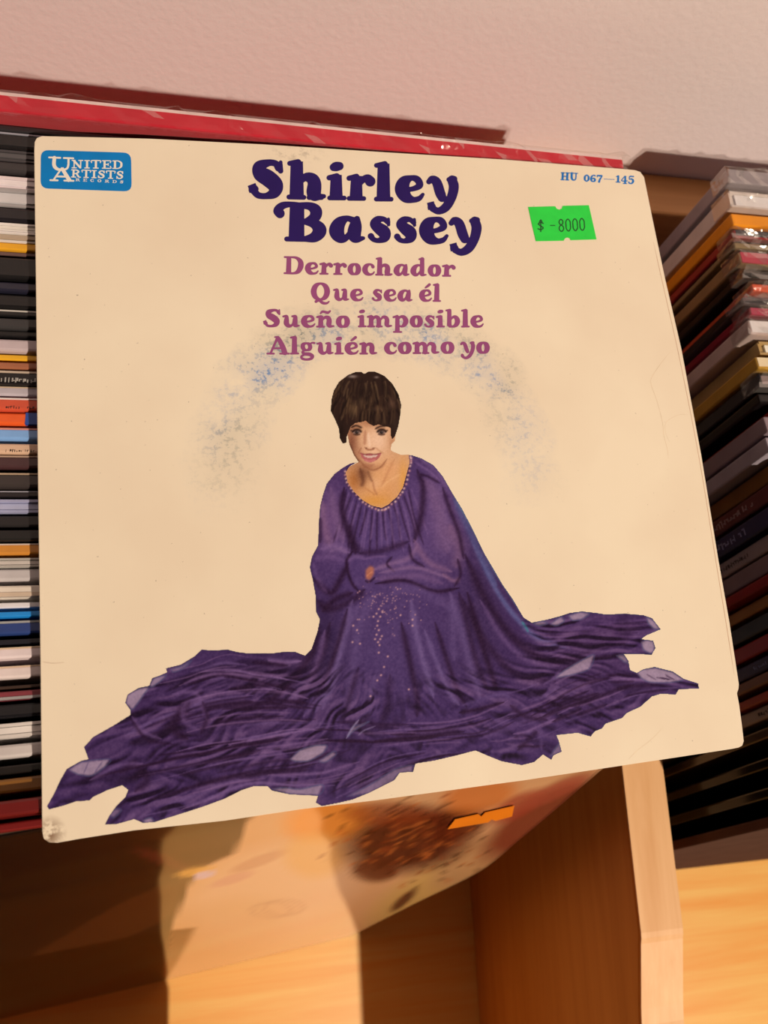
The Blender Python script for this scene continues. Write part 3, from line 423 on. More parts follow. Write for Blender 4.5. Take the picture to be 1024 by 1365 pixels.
# trains: drapery relief, folds running outwards from the seated body, shaded from the upper left
def vnoise(u,v,seed):
    R=np.random.RandomState(seed).rand(256,256);iu=np.floor(u).astype(int);iv=np.floor(v).astype(int);fu=u-iu;fv=v-iv;fu=fu*fu*(3-2*fu);fv=fv*fv*(3-2*fv);g=lambda a,b:R[(iv+b)%256,(iu+a)%256]
    return (g(0,0)*(1-fu)+g(1,0)*fu)*(1-fv)+(g(0,1)*(1-fu)+g(1,1)*fu)*fv
dx,dy=XX-512,(YY-835)*1.9;rad=np.hypot(dx,dy);phi=np.arctan2(dy,dx)
wx=(vnoise(XX/46,YY/30,11)-.5);wy=(vnoise(XX/40,YY/26,12)-.5)
hh=np.zeros_like(XX)
for k,(f,sr,am) in enumerate(((9,150.,1.),(19,95.,.62),(40,60.,.30))):
    hh+=am*(1-2*np.abs(vnoise(phi*f+wx*2.4+40,rad/sr+wy*1.6+9,20+k)-.5))*1.
hh+=.5*vnoise(XX/34+wx*2,YY/16+wy*2,31)
gy_,gx_=np.gradient(blur(hh,1));sh=-(gx_*.45+gy_*1.)*9.
zone=np.clip((YY-868)/40,0,1)*np.clip((rad-95)/70,0,1);zone=np.maximum(zone,np.clip((XX-690)/30,0,1)*np.clip((YY-815)/10,0,1))
up=np.clip(sh,0,1)[...,None]*zone[...,None]*.55;dn=np.clip(-sh*1.1,0,1)[...,None]*zone[...,None]*.9
CV[:]=CV*(1-up)+c255('826e9e')*up;CV[:]=CV*(1-dn)+c255('21122c')*dn
def fan(p,q,n,amp,seed,len0=.5):
    r=np.random.RandomState(seed);p=np.array(p,float);q=np.array(q,float);k=len(p)-1
    for i in range(int(n*.55)):
        a=r.rand();A=np.array([p[j]*(1-a)+q[j]*a for j in range(len(p))])
        S=sm(A,10);i0=int(r.uniform(0,1-len0)*len(S));i1=min(len(S),i0+int(len0*len(S)*r.uniform(.5,1.2)));S=S[i0:i1:4]+r.uniform(-amp,amp,2)
        if len(S)<3: continue
        S=S+np.c_[np.zeros(len(S)),r.uniform(-amp*.35,amp*.35,len(S))]
        if r.rand()<.5:L(S,r.uniform(.9,2.6),r.uniform(.35,.75),['74608f','8470a4','6a5a90'][r.randint(3)])
        else:K(S,r.uniform(1.,3.2),r.uniform(.45,.85))
fan([(415,880),(360,880),(300,875),(255,890),(215,900)],[(410,930),(350,915),(290,905),(230,920),(175,935)],34,4,1)
fan([(420,925),(350,915),(270,925),(190,960),(125,1000)],[(440,965),(360,965),(280,975),(190,1000),(120,1010)],40,5,2)
fan([(460,965),(380,975),(290,990),(190,1010),(90,1040)],[(470,1000),(400,1010),(330,1020),(220,1045),(75,1070)],44,5,3)
fan([(470,1000),(400,1020),(330,1030),(240,1050),(160,1080)],[(500,1030),(440,1045),(330,1045),(250,1075),(150,1095)],38,4,4)
fan([(420,960),(500,962),(580,962),(650,945),(700,915)],[(430,1000),(500,1000),(580,990),(640,985),(700,960)],44,4,5)
fan([(440,1055),(480,1030),(530,1010),(590,1000),(640,990)],[(450,1065),(490,1050),(530,1030),(590,1008),(660,1005)],24,3,6)
fan([(650,930),(710,915),(760,890),(800,875),(832,875)],[(680,1000),(720,985),(770,965),(815,950),(860,925)],54,4,7)
fan([(770,905),(820,900),(860,905),(920,914)],[(770,960),(820,940),(860,925),(925,917)],26,3,8)
fan([(640,975),(670,960),(700,955),(735,985)],[(640,1000),(680,1010),(710,1012),(742,1000)],22,4,9)
# named big folds
K([(253,935),(240,950),(232,972),(250,985)],7,.75);L([(262,930),(246,940),(245,960),(262,972)],4,.5,'6f5d92');L([(230,925),(262,925),(276,960)],3.5,.6,'76639a');K([(270,935),(276,955),(268,978)],4,.6);L([(176,955),(190,975),(215,985)],3,.5);K([(174,958),(196,985),(230,992)],3,.6)
K([(160,1030),(180,1020),(196,1040),(180,1055)],6,.6);L([(120,1040),(160,1020),(190,1018)],3,.5)
L([(617,940),(645,932),(668,925),(680,930)],4,.6,'5f5189');K([(612,950),(640,945),(672,936)],3,.8);L([(640,985),(680,970),(705,960),(720,975),(722,1000)],5,.55,'65548a');K([(690,1000),(706,985),(716,975)],4,.6);K([(680,940),(700,955),(730,960)],4,.6)
# sheer hem
for P,al in [([(170,927),(185,918),(199,916),(192,925),(186,934),(176,946),(168,937)],.85),([(200,912),(206,904),(222,900),(214,908),(202,916)],.8),([(92,1026),(108,1016),(146,1012),(140,1022),(122,1034),(104,1032)],.85),([(228,892),(242,888),(256,880),(246,890),(232,896)],.5),([(387,1012),(400,1000),(420,994),(436,994),(430,1004),(412,1014),(395,1015)],.85),([(425,1015),(444,1002),(448,1006),(434,1016)],.7),([(362,1052),(380,1050),(400,1052),(430,1046),(424,1060),(386,1058)],.75),([(146,1086),(154,1078),(162,1080),(152,1090)],.5),([(190,1094),(200,1090),(206,1095),(196,1098)],.8),([(462,1062),(490,1048),(526,1026),(550,1020),(549,1029),(532,1031),(524,1041),(492,1057)],.55),([(849,896),(858,892),(873,890),(897,896),(911,906),(890,910),(866,909),(855,904)],.9),([(855,856),(862,853),(871,855),(873,864),(868,871),(858,866)],.9),([(862,822),(872,828),(880,839),(872,838),(864,830)],.85),([(709,830),(722,828),(730,831),(718,834)],.7),([(734,832),(748,822),(752,828),(742,834)],.8),([(758,821),(772,816),(786,818),(776,825),(764,827)],.85),([(740,904),(752,894),(776,880),(792,873),(785,892),(760,900)],.8),([(733,1008),(740,998),(747,990),(748,1002),(738,1007)],.55),([(483,965),(492,962),(472,974),(464,982),(470,970)],.6),([(822,874),(832,873),(838,884),(832,882)],.7)]:
    fill(P,SHEER,al,1);stroke(P+[P[0]],.9,'4c5f88',.55)
L([(118,1016),(112,1030)],1,.6,'5a5580');L([(136,1016),(126,1030)],1,.6,'5a5580');L([(478,960),(470,970),(462,984)],1.6,.7,'9aa0c4');L([(500,968),(485,974),(478,980)],1.3,.6,'8f90b8')
for _ in range(7):
    x=rs.uniform(860,900);K([(x,898+rs.uniform(0,6)),(x+12,906)],.8,.5)
# coloured print fringe along the outline and weave grain
G2=GOWN+[GOWN[0]]
for i in range(len(GOWN)):
    if 470<GOWN[i][1]<690 and 455<GOWN[i][0]<550: continue
    stroke([G2[i],G2[i+1]],1.1,'4b6488' if i>90 else '3d3a62',.55)
g=rs.rand(PH,PW)-.5;CV[:]=np.clip(CV+(blur(g,1)*.12+g*.03)[...,None],0,1)
# glitter on the knee, beads at the neckline
for _ in range(120):
    x=rs.normal(515,30);y=rs.normal(800,20)
    if 468<x<572 and 776<y<850: dot(x,y,rs.uniform(.6,1.1),'d8b8b4',rs.uniform(.4,.9))
for x,y in [(505,812),(502,818),(507,822),(504,828),(503,834),(505,840),(502,846),(507,852),(504,856),(500,852),(509,848),(498,822),(510,816),(506,860),(471,834),(476,840),(470,856),(480,858),(505,870),(517,875),(512,889),(508,900),(503,907),(494,928),(545,919),(550,834),(534,820),(550,826)]: dot(x,y,1.3,'e3c5bd',.9)
stroke([(466,622),(461,630),(463.5,642.5),(471,654),(484,667),(496,674),(509,677),(517,673),(529.5,662),(537,650),(542,632),(546,617),(545,607)],3.2,'2c1c38',.6)
bead=sm([(460,628),(463,643),(471,655.5),(484,669),(496,676.5),(509,680),(518,676),(531,664),(539,651),(544,633),(548,617),(547,609)],6)
for i in range(0,len(bead),2): dot(bead[i][0]+rs.uniform(-.6,.6),bead[i][1]+rs.uniform(-.6,.6),1.6,['e8d0c8','d8b0b0','f0e0d8'][i//2%3],.95)
GCV=CV.copy()
# ---- face and neck
CV[:]=c255('d39a6c')
for (x,y,rx,ry,col,al) in [(497,594,20,26,'e9b48a',.95),(505,585,12,16,'f0c09a',.7),(469,590,8,24,'7c4630',.85),(478,606,6,12,'a5684a',.5),(497,562,24,7,'9c6040',.7),(505,650,30,24,'dd9657',.9),(520,628,16,16,'e2a06a',.8),(472,640,10,16,'b0672f',.8),(484,632,10,14,'7c4a30',.85),(500,668,24,8,'d8903f',.8),(538,640,6,26,'e09a48',.8),(500,645,12,10,'e8b184',.6),(522,590,4,10,'b0734f',.5),(492,622,14,3.5,'a86a48',.6)]:
    m=np.exp(-(((XX-x)/rx)**2+((YY-y)/ry)**2))[...,None]*al;CV[:]=CV*(1-m)+c255(col)*m
B='2a1712'
stroke([(468,570),(475,567.5),(483,570.5)],1.5,B,.9);stroke([(500,572),(507,568.5),(515,568)],1.4,B,.9)
for ex,sg in ((475.6,-1),(508.6,1)):
    fill([(ex-6,576.5),(ex-2,573.5),(ex+3,573.8),(ex+6,577),(ex+2,579),(ex-3,579)],'b89480',.9);dot(ex,576.4,2.6,'1c0f0c',1);dot(ex,576.4,1.9,'120a08',1)
    stroke([(ex-6.5,576.5),(ex-2,573),(ex+3,573),(ex+6.5,576.3)],1.8,B,1);stroke([(ex-5,578.5),(ex,579.8),(ex+5,578.6)],1.1,'3c2016',.8);stroke([(ex+sg*5,575),(ex+sg*8.5,573.5)],.9,B,.85);stroke([(ex-5,571.8),(ex,570.6),(ex+5,571.8)],.8,'8a5638',.5);dot(ex+.8,575.6,.6,'f2e6da',.8)
stroke([(487,574),(486.5,584),(486,593)],2.4,'a9694a',.6);stroke([(491,578),(492,588),(493,595)],2,'f3c8a4',.7);stroke([(486,596),(490,599),(493,599.5),(497,598.8),(500,596.5)],1.4,'8d5034',.75);dot(488.3,597.6,1,'5c2e1e',.7);dot(497.2,597.4,.9,'6c3824',.6)
stroke([(501,597),(506,601),(511,604)],1.1,'b07048',.5);stroke([(482,597),(480,600),(478,604)],1.1,'94583c',.5)
fill([(479.5,603.5),(486,606),(493,605.2),(500,606),(509,603.5),(506,610),(500,614.6),(493,616.6),(486,614),(482,609)],'b5605a',1,0);fill([(484,606.8),(493,607.3),(504.5,606.4),(501,609.3),(493,610.6),(487,609.4)],'dcb8a2',.9,0);stroke([(480,603.6),(486,605.7),(493,605),(500,605.8),(508.5,603.6)],.9,'7c3636',.85);stroke([(486,613),(493,615),(500,613)],1.4,'cf7f76',.7);stroke([(486,619),(493,620.5),(499,619)],1.4,'a9694a',.5)
stroke([(479,612),(486,621),(497,626.5),(508,622),(516,612)],1.6,'94583a',.7);stroke([(466,590),(472,606),(479,616)],1.8,'5e3422',.7)
stroke([(497,640),(499,652),(503,660)],1.6,'b06f48',.6);stroke([(486,650),(495,656),(500,660)],1.3,'b87442',.5);stroke([(526,612),(516,632),(508,650)],2,'c07c50',.45);stroke([(480,624),(484,640),(482,648)],3,'5c3020',.6);stroke([(490,628),(496,642)],2,'6c3c28',.5);stroke([(508,650),(520,640),(534,632)],1.6,'eeb57c',.5)
g=rs.rand(PH,PW)-.5;CV[:]=np.clip(CV+(g*.05)[...,None],0,1);FCV=CV.copy()
# ---- hair
CV[:]=c255('2c1a14')
for k in range(150):
    a=rs.rand();b=rs.rand()
    x=446+a*84;y=500+b*46;dx=(rs.rand()-.5)*12;bow=(x-488)*.12
    S=[(x,y),(x+bow+dx*.5,y+8),(x+bow*1.6+dx,y+16+rs.rand()*8)]
    stroke(S,rs.uniform(.7,1.6),['4a3020','1a0d0a','5c4028','6e5236','140a08'][rs.randint(5)],rs.uniform(.3,.65))
for (x,y,rx,ry,col,al) in [(471,545,5,9,'7a5a3a',.6),(482,535,5,7,'6e5035',.5),(522,538,5,6,'6a4a38',.55),(505,545,10,3,'6a4c34',.4),(470,502,6,2,'c8b0a0',.6),(502,503,3,1.5,'b09888',.6),(488,525,20,10,'20120e',.5),(455,575,4,12,'1a0e0a',.7),(527,565,3,12,'3c2a20',.5)]:
    m=np.exp(-(((XX-x)/rx)**2+((YY-y)/ry)**2))[...,None]*al;CV[:]=CV*(1-m)+c255(col)*m
for k in range(16):
    x=474+k*3.2;stroke([(x+4,545+rs.rand()*4),(x+1+rs.rand()*3,556),(x+2,566)],1.0,['3f2a1c','140a08','553c28'][k%3],.6)
HCV=CV.copy()
# ------------------------------------------------------------------ the picture sleeve
sleeve=tag(empty('picture_sleeve',(0,0,LIFT-2.3),(0,0,SROT)),'cream picture sleeve with a woman in a purple gown, lying on the filed records','record sleeve')
ZF=2.3      # height of the printed face above the sleeve's base
OUT=[(46,250),(45.5,200),(46,189),(49,183.5),(56,181),(120,182.5),(200,184.5),(350,192),(512,202.5),(667,212),(832,225),(847,226.5),(854,229),(859,236),(872,300),(887,371),(909,466),(935,605),(958,745),(973,830),(985.5,912),(985,918),(983,924),(986,940),(990,970),(992,988),(990,994),(985,996.5),(975,998.5),(880,1013),(700,1040),(500,1067),(400,1079),(300,1094),(178,1107),(107,1118),(76,1123.5),(65,1123),(58,1118),(56,1108),(55,1000),(54,900),(50,600),(48,400)]
PO=sl(OUT)[:,:2][::-1]
def slab(z0,z1,ins=0.):
    c=PO.mean(0);d=PO-c;P=c+d*(1-ins/90.);k=len(P)
    V=[(x,y,z0) for x,y in P]+[(x,y,z1) for x,y in P]
    return V,[tuple(range(k-1,-1,-1)),tuple(range(k,2*k))]+[(i,(i+1)%k,(i+1)%k+k,i+k) for i in range(k)]
mS,n,b=nt('cream_cover_card'); L_=n.links.new; tc=N(n,'ShaderNodeTexCoord')
def noise(sc_,det=4,ro=.5):
    a=N(n,'ShaderNodeTexNoise'); a.inputs['Scale'].default_value=sc_; a.inputs['Detail'].default_value=det; a.inputs['Roughness'].default_value=ro; L_(tc.outputs['Object'],a.inputs['Vector']); return a.outputs[0]
def mth(op,x,y=None,z=None,clamp=False):
    a=N(n,'ShaderNodeMath',operation=op); a.use_clamp=clamp
    for i_,v in enumerate((x,y,z)):
        if v is None: continue
        if isinstance(v,(int,float)): a.inputs[i_].default_value=v
        else: L_(v,a.inputs[i_])
    return a.outputs[0]
def mix(f,c1,c2):
    a=N(n,'ShaderNodeMix',data_type='RGBA'); L_(f,a.inputs[0])
    for i_,v in ((6,c1),(7,c2)):
        if isinstance(v,tuple): a.inputs[i_].default_value=(*v,1)
        else: L_(v,a.inputs[i_])
    return a.outputs[2]
def rng(x,a_,b_,c_=0.,d_=1.):
    m_=N(n,'ShaderNodeMapRange'); L_(x,m_.inputs[0]); m_.inputs[1].default_value=a_;m_.inputs[2].default_value=b_;m_.inputs[3].default_value=c_;m_.inputs[4].default_value=d_; return m_.outputs[0]
def dist(px,py,sx=1.,sy=1.):
    c=sl([(px,py)])[0]*MM; v=N(n,'ShaderNodeVectorMath',operation='SUBTRACT'); L_(tc.outputs['Object'],v.inputs[0]); v.inputs[1].default_value=(c[0],c[1],ZF*MM)
    s=N(n,'ShaderNodeVectorMath',operation='MULTIPLY'); L_(v.outputs[0],s.inputs[0]); s.inputs[1].default_value=(sx,sy,0)
    l=N(n,'ShaderNodeVectorMath',operation='LENGTH'); L_(s.outputs[0],l.inputs[0]); return l.outputs['Value']
base=mix(rng(noise(22.),.35,.65),alb('ebcca4'),alb('f2d5ac'))
# rubbed ring left by the disc inside
d=dist(512,628); wob=mth('ADD',d,mth('MULTIPLY_ADD',noise(70.,3),.012,-.006))
ring=mth('SUBTRACT',1.,rng(mth('ABSOLUTE',mth('SUBTRACT',wob,.0425)),.0015,.0105),None,True)
speck=rng(noise(620.,4,.7),.50,.62); patch=rng(noise(60.,4,.62),.32,.54)
sep=N(n,'ShaderNodeSeparateXYZ'); L_(tc.outputs['Object'],sep.inputs[0])
upper=rng(sep.outputs['Y'],-.02,.02)
wear=mth('MULTIPLY',mth('MULTIPLY',ring,mth('MULTIPLY',patch,mth('MULTIPLY_ADD',speck,.75,.35))),mth('MULTIPLY',upper,.95),None,True)
tint=mix(rng(noise(38.,2),.45,.6),alb('8a8676'),alb('7a8ca4'))
base=mix(wear,base,tint)
# pin-prick dirt
dirt=rng(noise(900.,2,.6),.735,.76); base=mix(mth('MULTIPLY',dirt,.55),base,alb('7a6450'))
# handling grime at two corners
g1=mth('MULTIPLY',mth('SUBTRACT',1.,rng(dist(64,1112),.0008,.0042),None,True),rng(noise(420.,4,.7),.40,.56)); base=mix(mth('MULTIPLY',g1,.9),base,alb('7a5030'))
g2=mth('MULTIPLY',mth('SUBTRACT',1.,rng(dist(395,205,.35,1.),.001,.0035),None,True),rng(noise(420.,4,.7),.48,.62)); base=mix(mth('MULTIPLY',g2,.45),base,alb('a08a70'))
L_(base,b.inputs['Base Color']); b.inputs['Roughness'].default_value=.42; b.inputs['Specular IOR Level'].default_value=.4
cre=N(n,'ShaderNodeBump'); cre.inputs['Strength'].default_value=.10; cre.inputs['Distance'].default_value=.0006; L_(mth('ADD',noise(35.,3),mth('MULTIPLY',noise(500.,2),.25)),cre.inputs['Height']); L_(cre.outputs[0],b.inputs['Normal'])
EDGEM=plain('worn_card_edge',alb('d8b088'),.7,.2,300.)
bevel(mesh('front_cover',*slab(ZF-.55,ZF),mS,sleeve),.12,1)
mesh('back_cover',*slab(.05,.6,.15),plain('back_card',alb('e0c4a0'),.55,.06),sleeve)
mesh('disc_sleeve',*slab(.62,ZF-.57,1.4),plain('inner_paper',alb('c0a488'),.7),sleeve)
def hairline(name,pts,wid,col,z=.012):
    P=sm(sl(pts)[:,:2],8);T=np.gradient(P,axis=0);T/=np.linalg.norm(T,axis=1)[:,None];Q=np.c_[-T[:,1],T[:,0]];g=np.linspace(0,1,len(P));w_=wid*np.clip(np.minimum(g,1-g)*8+.25,0,1)[:,None]/2
    A=np.r_[P+Q*w_,P-Q*w_];k=len(P);return mesh(name,np.c_[A,np.full(2*k,ZF+z)],[(i,i+k,i+k+1,i+1) for i in range(k-1)],plain('crease_'+col,alb(col),.5,.1,400.),sleeve)
hairline('fold_line',[(871,322),(884,380),(906,478),(932,610),(954,745),(968,830),(979,900)],.2,'c89c74')
hairline('crease',[(893,470),(880,486),(869,503),(868,512),(876,535),(883,562),(885,580),(890,600),(891,612)],.14,'e0bd92')
hairline('crease',[(893,590),(887,575),(889,562),(905,553),(917,553)],.12,'e4c298')
hairline('crease',[(838,1012),(850,1000),(868,986),(884,970)],.2,'e6c69c')
hairline('crease',[(56,882),(70,884),(86,883)],.2,'dcba94')
# ------------------------------------------------------------------ print on it
def letters(name,lines,mat,z,parent,label=None,step=.4):
    """a line of print: every letter is a piece of its own"""
    root=parent
    if name:
        root=empty(name,(0,0,0)); root.parent=parent; tag(root,label)
    for l in lines:
        for k in range(len(l[2])):
            if l[2][k]!=' ': letter('letter',l,k,mat,z+.004*(k%2)+(.008 if l[2]=='A' else 0),root,step)
    return root
def letter(name,l,k,mat,z,parent,step):
    """union of all strokes as one clean flat outline: distance field on a fine grid, border vertices pulled onto the edge"""
    S=[]
    for _ in (0,):
        for s in line(l[1],l[2],l[3],l[4],l[5],l[6],l[7],l[8],l[9],k):
            P=s[:,:2];r=s[:,2];straight=np.linalg.norm(P[-1]-P[0])>.5*np.linalg.norm(np.diff(P,axis=0),axis=1).sum() and np.abs(np.cross(P-P[0],P[-1]-P[0])).max()<1e-6
            S.append((P,r,straight and r.max()>(.15 if l[1] is GL else .085)*l[5],.10*l[5] if l[1] is GL else .05*l[5]))
    lo_=np.min([p[0].min(0)-p[1].max()-3 for p in S],0);hi_=np.max([p[0].max(0)+p[1].max()+3 for p in S],0)
    W_,H_=((hi_-lo_)/step).astype(int)+2;sd=np.full((H_,W_),9.)
    gx,gy=np.meshgrid(lo_[0]+np.arange(W_)*step,lo_[1]+np.arange(H_)*step)
    for P,r,butt,e in S:
        m=r.max()+2;j0,i0=np.maximum(((P.min(0)-m-lo_)/step).astype(int),0);j1,i1=((P.max(0)+m-lo_)/step).astype(int)+2
        X=gx[i0:i1,j0:j1];Y=gy[i0:i1,j0:j1];best=np.full(X.shape,9.)
        if butt:
            d_=P[-1]-P[0];Ln=np.linalg.norm(d_);d_/=Ln;t=(X-P[0,0])*d_[0]+(Y-P[0,1])*d_[1];q=np.abs(-(X-P[0,0])*d_[1]+(Y-P[0,1])*d_[0]);rr_=r[0]+(r[-1]-r[0])*np.clip(t/Ln,0,1)
            best=np.maximum(q-rr_,np.maximum(-t-e,t-Ln-e))
        else:
            for c in range(len(P)-1):
                a,d_=P[c],P[c+1]-P[c];t=np.clip(((X-a[0])*d_[0]+(Y-a[1])*d_[1])/(d_@d_+1e-9),0,1)
                best=np.minimum(best,np.hypot(X-a[0]-t*d_[0],Y-a[1]-t*d_[1])-(r[c]+(r[c+1]-r[c])*t))
        sd[i0:i1,j0:j1]=np.minimum(sd[i0:i1,j0:j1],best)
    gyy,gxx=np.gradient(sd,step);g2=np.maximum(gxx**2+gyy**2,.3)
    ins=sd<0;cell=ins[:-1,:-1].astype(int)+ins[1:,:-1]+ins[:-1,1:]+ins[1:,1:]>=2
    I,J=np.nonzero(cell);q=np.c_[I*W_+J,I*W_+J+1,(I+1)*W_+J+1,(I+1)*W_+J][:,::-1];ids=np.unique(q);mp=-np.ones(W_*H_,int);mp[ids]=np.arange(len(ids))
    pull=np.clip(np.where(np.abs(sd)<step*.75,sd,np.maximum(sd,0)),-step,step*1.2).ravel()[ids]
    pts=np.c_[gx.ravel()[ids]-pull*(gxx/g2).ravel()[ids],gy.ravel()[ids]-pull*(gyy/g2).ravel()[ids]]
    return fast_mesh(name,sl(pts,z),mp[q],mat,parent)
def fast_mesh(name,co,q,mat,parent):
    me=bpy.data.meshes.new(name);co=co*MM;me.vertices.add(len(co));me.vertices.foreach_set('co',co.astype(np.float32).ravel());me.loops.add(q.size);me.loops.foreach_set('vertex_index',q.astype(np.int32).ravel());me.polygons.add(len(q));me.polygons.foreach_set('loop_start',(np.arange(len(q))*4).astype(np.int32));me.polygons.foreach_set('loop_total',np.full(len(q),4,np.int32));me.update(calc_edges=True);me.materials.append(mat)
    return link(bpy.data.objects.new(name,me),parent)
INK1=plain('violet_ink',alb('2a1650'),.5,.08,120.,.12); INK2=plain('mauve_ink',alb('96486c'),.5,.06,80.,.12); INK3=plain('blue_ink',alb('1c6ca8'),.5,.08,200.,.12); CREAM=plain('cream_print',alb('efd9ba'),.45,.03)
for k_ in (0,1): letters('title_lettering',LINES[k_:k_+1],INK1,ZF+.04,sleeve,'fat dark violet title lettering')
for a_,b_ in ((2,3),(3,6),(6,8),(8,11)): letters('song_lettering',LINES[a_:b_],INK2,ZF+.04,sleeve,'mauve song title lettering')
letters('catalogue_lettering',NUM,INK3,ZF+.04,sleeve,'small blue catalogue number',.2)
def rrect(P,rad,k=6):
    P=np.array(P,float);out=[];m=len(P)
    for i in range(m):
        p,a,c=P[i],P[i-1],P[(i+1)%m];u=(a-p)/np.linalg.norm(a-p);v=(c-p)/np.linalg.norm(c-p);A=p+u*rad;B=p+v*rad
        for t in np.linspace(0,1,k): out.append((1-t)**2*A+2*t*(1-t)*p+t*t*B)
    return out
lg=rrect([zC(62,128),zC(575,144),zC(579,364),zC(60,346)],10.5)
def flat(name,pts,z,th,mat,parent):
    Q=sl(pts)[:,:2][::-1];k=len(Q);V=[(x,y,z) for x,y in Q]+[(x,y,z+th) for x,y in Q]
    return mesh(name,V,[tuple(range(k-1,-1,-1)),tuple(range(k,2*k))]+[(i,(i+1)%k,(i+1)%k+k,i+k) for i in range(k)],mat,parent)
logo=tag(flat('label_badge',lg,ZF+.01,.03,plain('badge_blue',alb('0c76ac'),.5,.06,150.,.12),sleeve),'blue rounded badge of the record label')
letters(None,LOGO,CREAM,ZF+.06,logo,None,.2)
st=[(80,433),(285,428),(296,446),(316,454),(334,446),(342,425),(540,420),(570,552),(598,678),(402,684),(392,668),(374,664),(358,672),(350,688),(138,692),(106,556)]
stick=tag(flat('price_sticker',[zD(*p) for p in st],ZF+.01,.12,plain('green_sticker',alb('22cc3a'),.5,.05,300.),sleeve),'bright green price sticker')
letters(None,PRICE,plain('stamp_ink',alb('12401c'),.6),ZF+.15,stick,None,.25)
INKM=attr_mat('printed_picture',.5,.10)
def printed(name,poly,canvas,z,parent):
    P=np.array(poly,float);x0,x1=int(P[:,0].min())-1,int(P[:,0].max())+2;y0,y1=int(P[:,1].min())-1,int(P[:,1].max())+2
    gx,gy=np.meshgrid(np.arange(x0,x1+1.),np.arange(y0,y1+1.));cin=inside(gx[:-1,:-1]+.5,gy[:-1,:-1]+.5,poly)
    w_=gx.shape[1];I,J=np.nonzero(cin);q=np.c_[I*w_+J,I*w_+J+1,(I+1)*w_+J+1,(I+1)*w_+J][:,::-1]
    ids=np.unique(q);mp=-np.ones(gx.size,int);mp[ids]=np.arange(len(ids));q=mp[q]
    pts=np.c_[gx.ravel()[ids],gy.ravel()[ids]].astype(float);out=~inside(pts[:,0],pts[:,1],poly)
    # cells straddling the outline are pulled in onto it
    O=pts[out];best=np.full(len(O),1e9);near=O.copy()
    for i in range(len(P)):
        a,b_=P[i],P[(i+1)%len(P)];d_=b_-a;t=np.clip(((O-a)@d_)/(d_@d_+1e-9),0,1);c=a+t[:,None]*d_;D=np.hypot(*(O-c).T);m=D<best;best[m]=D[m];near[m]=c[m]
    col=canvas[np.clip(pts[:,1]-PY0,0,PH-1).astype(int),np.clip(pts[:,0]-PX0,0,PW-1).astype(int)]
    pts[out]=near
    ob=fast_mesh(name,sl(pts,z),q,INKM,parent);me=ob.data
    at_=me.color_attributes.new('ink','FLOAT_COLOR','POINT');rgba=np.ones((len(pts),4),np.float32);rgba[:,:3]=np.clip(lin(col)/ILL,0,.92);at_.data.foreach_set('color',rgba.ravel())
    return ob
pic=tag(printed('printed_woman',SKIN,FCV,ZF+.03,sleeve),'printed smiling woman, face and neck')
tag(printed('gown',GOWN,np.clip((GCV-.02)*[1.,.85,.82],0,1),ZF+.05,pic),'flowing purple gown with beaded neckline')
tag(printed('hair',HAIR,HCV,ZF+.07,pic),'short dark bouffant hair')
# ------------------------------------------------------------------ glossy cover leaning in front of the filed records
EDG=[(32.4,-206.6,-309.6),(54.5,-174.2,-235.),(74.6,-151.0,-185.),(79.2,-130.0,-140.),(80.8,-112.1,-100.),(79.0,-101.1,-72.),(78.8,-93.9,-55.),(78,-84,-30),(77,-74,-8)]
E=sm(EDG,6);nE=len(E);nu=150
bl=np.array([-283.,-239.,-309.6]);tl=np.array([-240.,-109.,-14.])
Vv=[];arc=np.r_[0,np.cumsum(np.linalg.norm(np.diff(E,axis=0),axis=1))];arc/=arc[-1]
nv=90;Ei=np.c_[[np.interp(np.linspace(0,1,nv),arc,E[:,k_]) for k_ in range(3)]].T
for j in range(nv):
    s=j/(nv-1);Lp=bl*(1-s)+tl*s;Lp=Lp+np.array([0,14*math.sin(math.pi*s)*.0,0])
    for i in range(nu):
        u=i/(nu-1);Vv.append(Lp*(1-u)+Ei[j]*u)
Vv=np.array(Vv);FR=[(j*nu+i,j*nu+i+1,(j+1)*nu+i+1,(j+1)*nu+i) for j in range(nv-1) for i in range(nu-1)]
ppx=pr(Vv)
AX,AY=ppx[:,0],ppx[:,1]
col=np.tile(lin(hx('b9703c')),(len(Vv),1))
def pblob(x,y,rx,ry,c,al=1.,ang=0.,p=2.):
    ca,sa=math.cos(ang),math.sin(ang);dx,dy=AX-x,AY-y;X=(dx*ca+dy*sa)/rx;Y=(-dx*sa+dy*ca)/ry;m=(np.clip(1.5-(X*X+Y*Y)**(p/2),0,1)*al)[:,None];col[:]=col*(1-m)+lin(hx(c))*m
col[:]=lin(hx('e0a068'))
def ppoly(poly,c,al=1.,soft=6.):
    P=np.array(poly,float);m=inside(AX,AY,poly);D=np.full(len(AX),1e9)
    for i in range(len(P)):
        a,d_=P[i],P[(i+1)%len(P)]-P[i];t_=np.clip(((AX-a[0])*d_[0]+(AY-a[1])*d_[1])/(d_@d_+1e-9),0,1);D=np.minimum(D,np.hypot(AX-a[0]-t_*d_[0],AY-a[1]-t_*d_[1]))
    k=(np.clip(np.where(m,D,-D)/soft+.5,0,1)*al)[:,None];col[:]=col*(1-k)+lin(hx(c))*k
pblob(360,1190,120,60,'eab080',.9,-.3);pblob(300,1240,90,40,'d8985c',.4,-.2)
ppoly([(-400,1000),(360,1000),(345,1075),(328,1100),(312,1138),(262,1160),(246,1196),(228,1238),(218,1290),(214,1400),(-400,1500)],'140a06',1.,5.)  # black print, extended left and down to stand in for shade
ppoly([(18,1288),(90,1245),(164,1202),(212,1182),(248,1172),(236,1216),(150,1262),(90,1284)],'44200c',.9,6.)  # brown tongue: a reflection on the gloss, painted into the colour
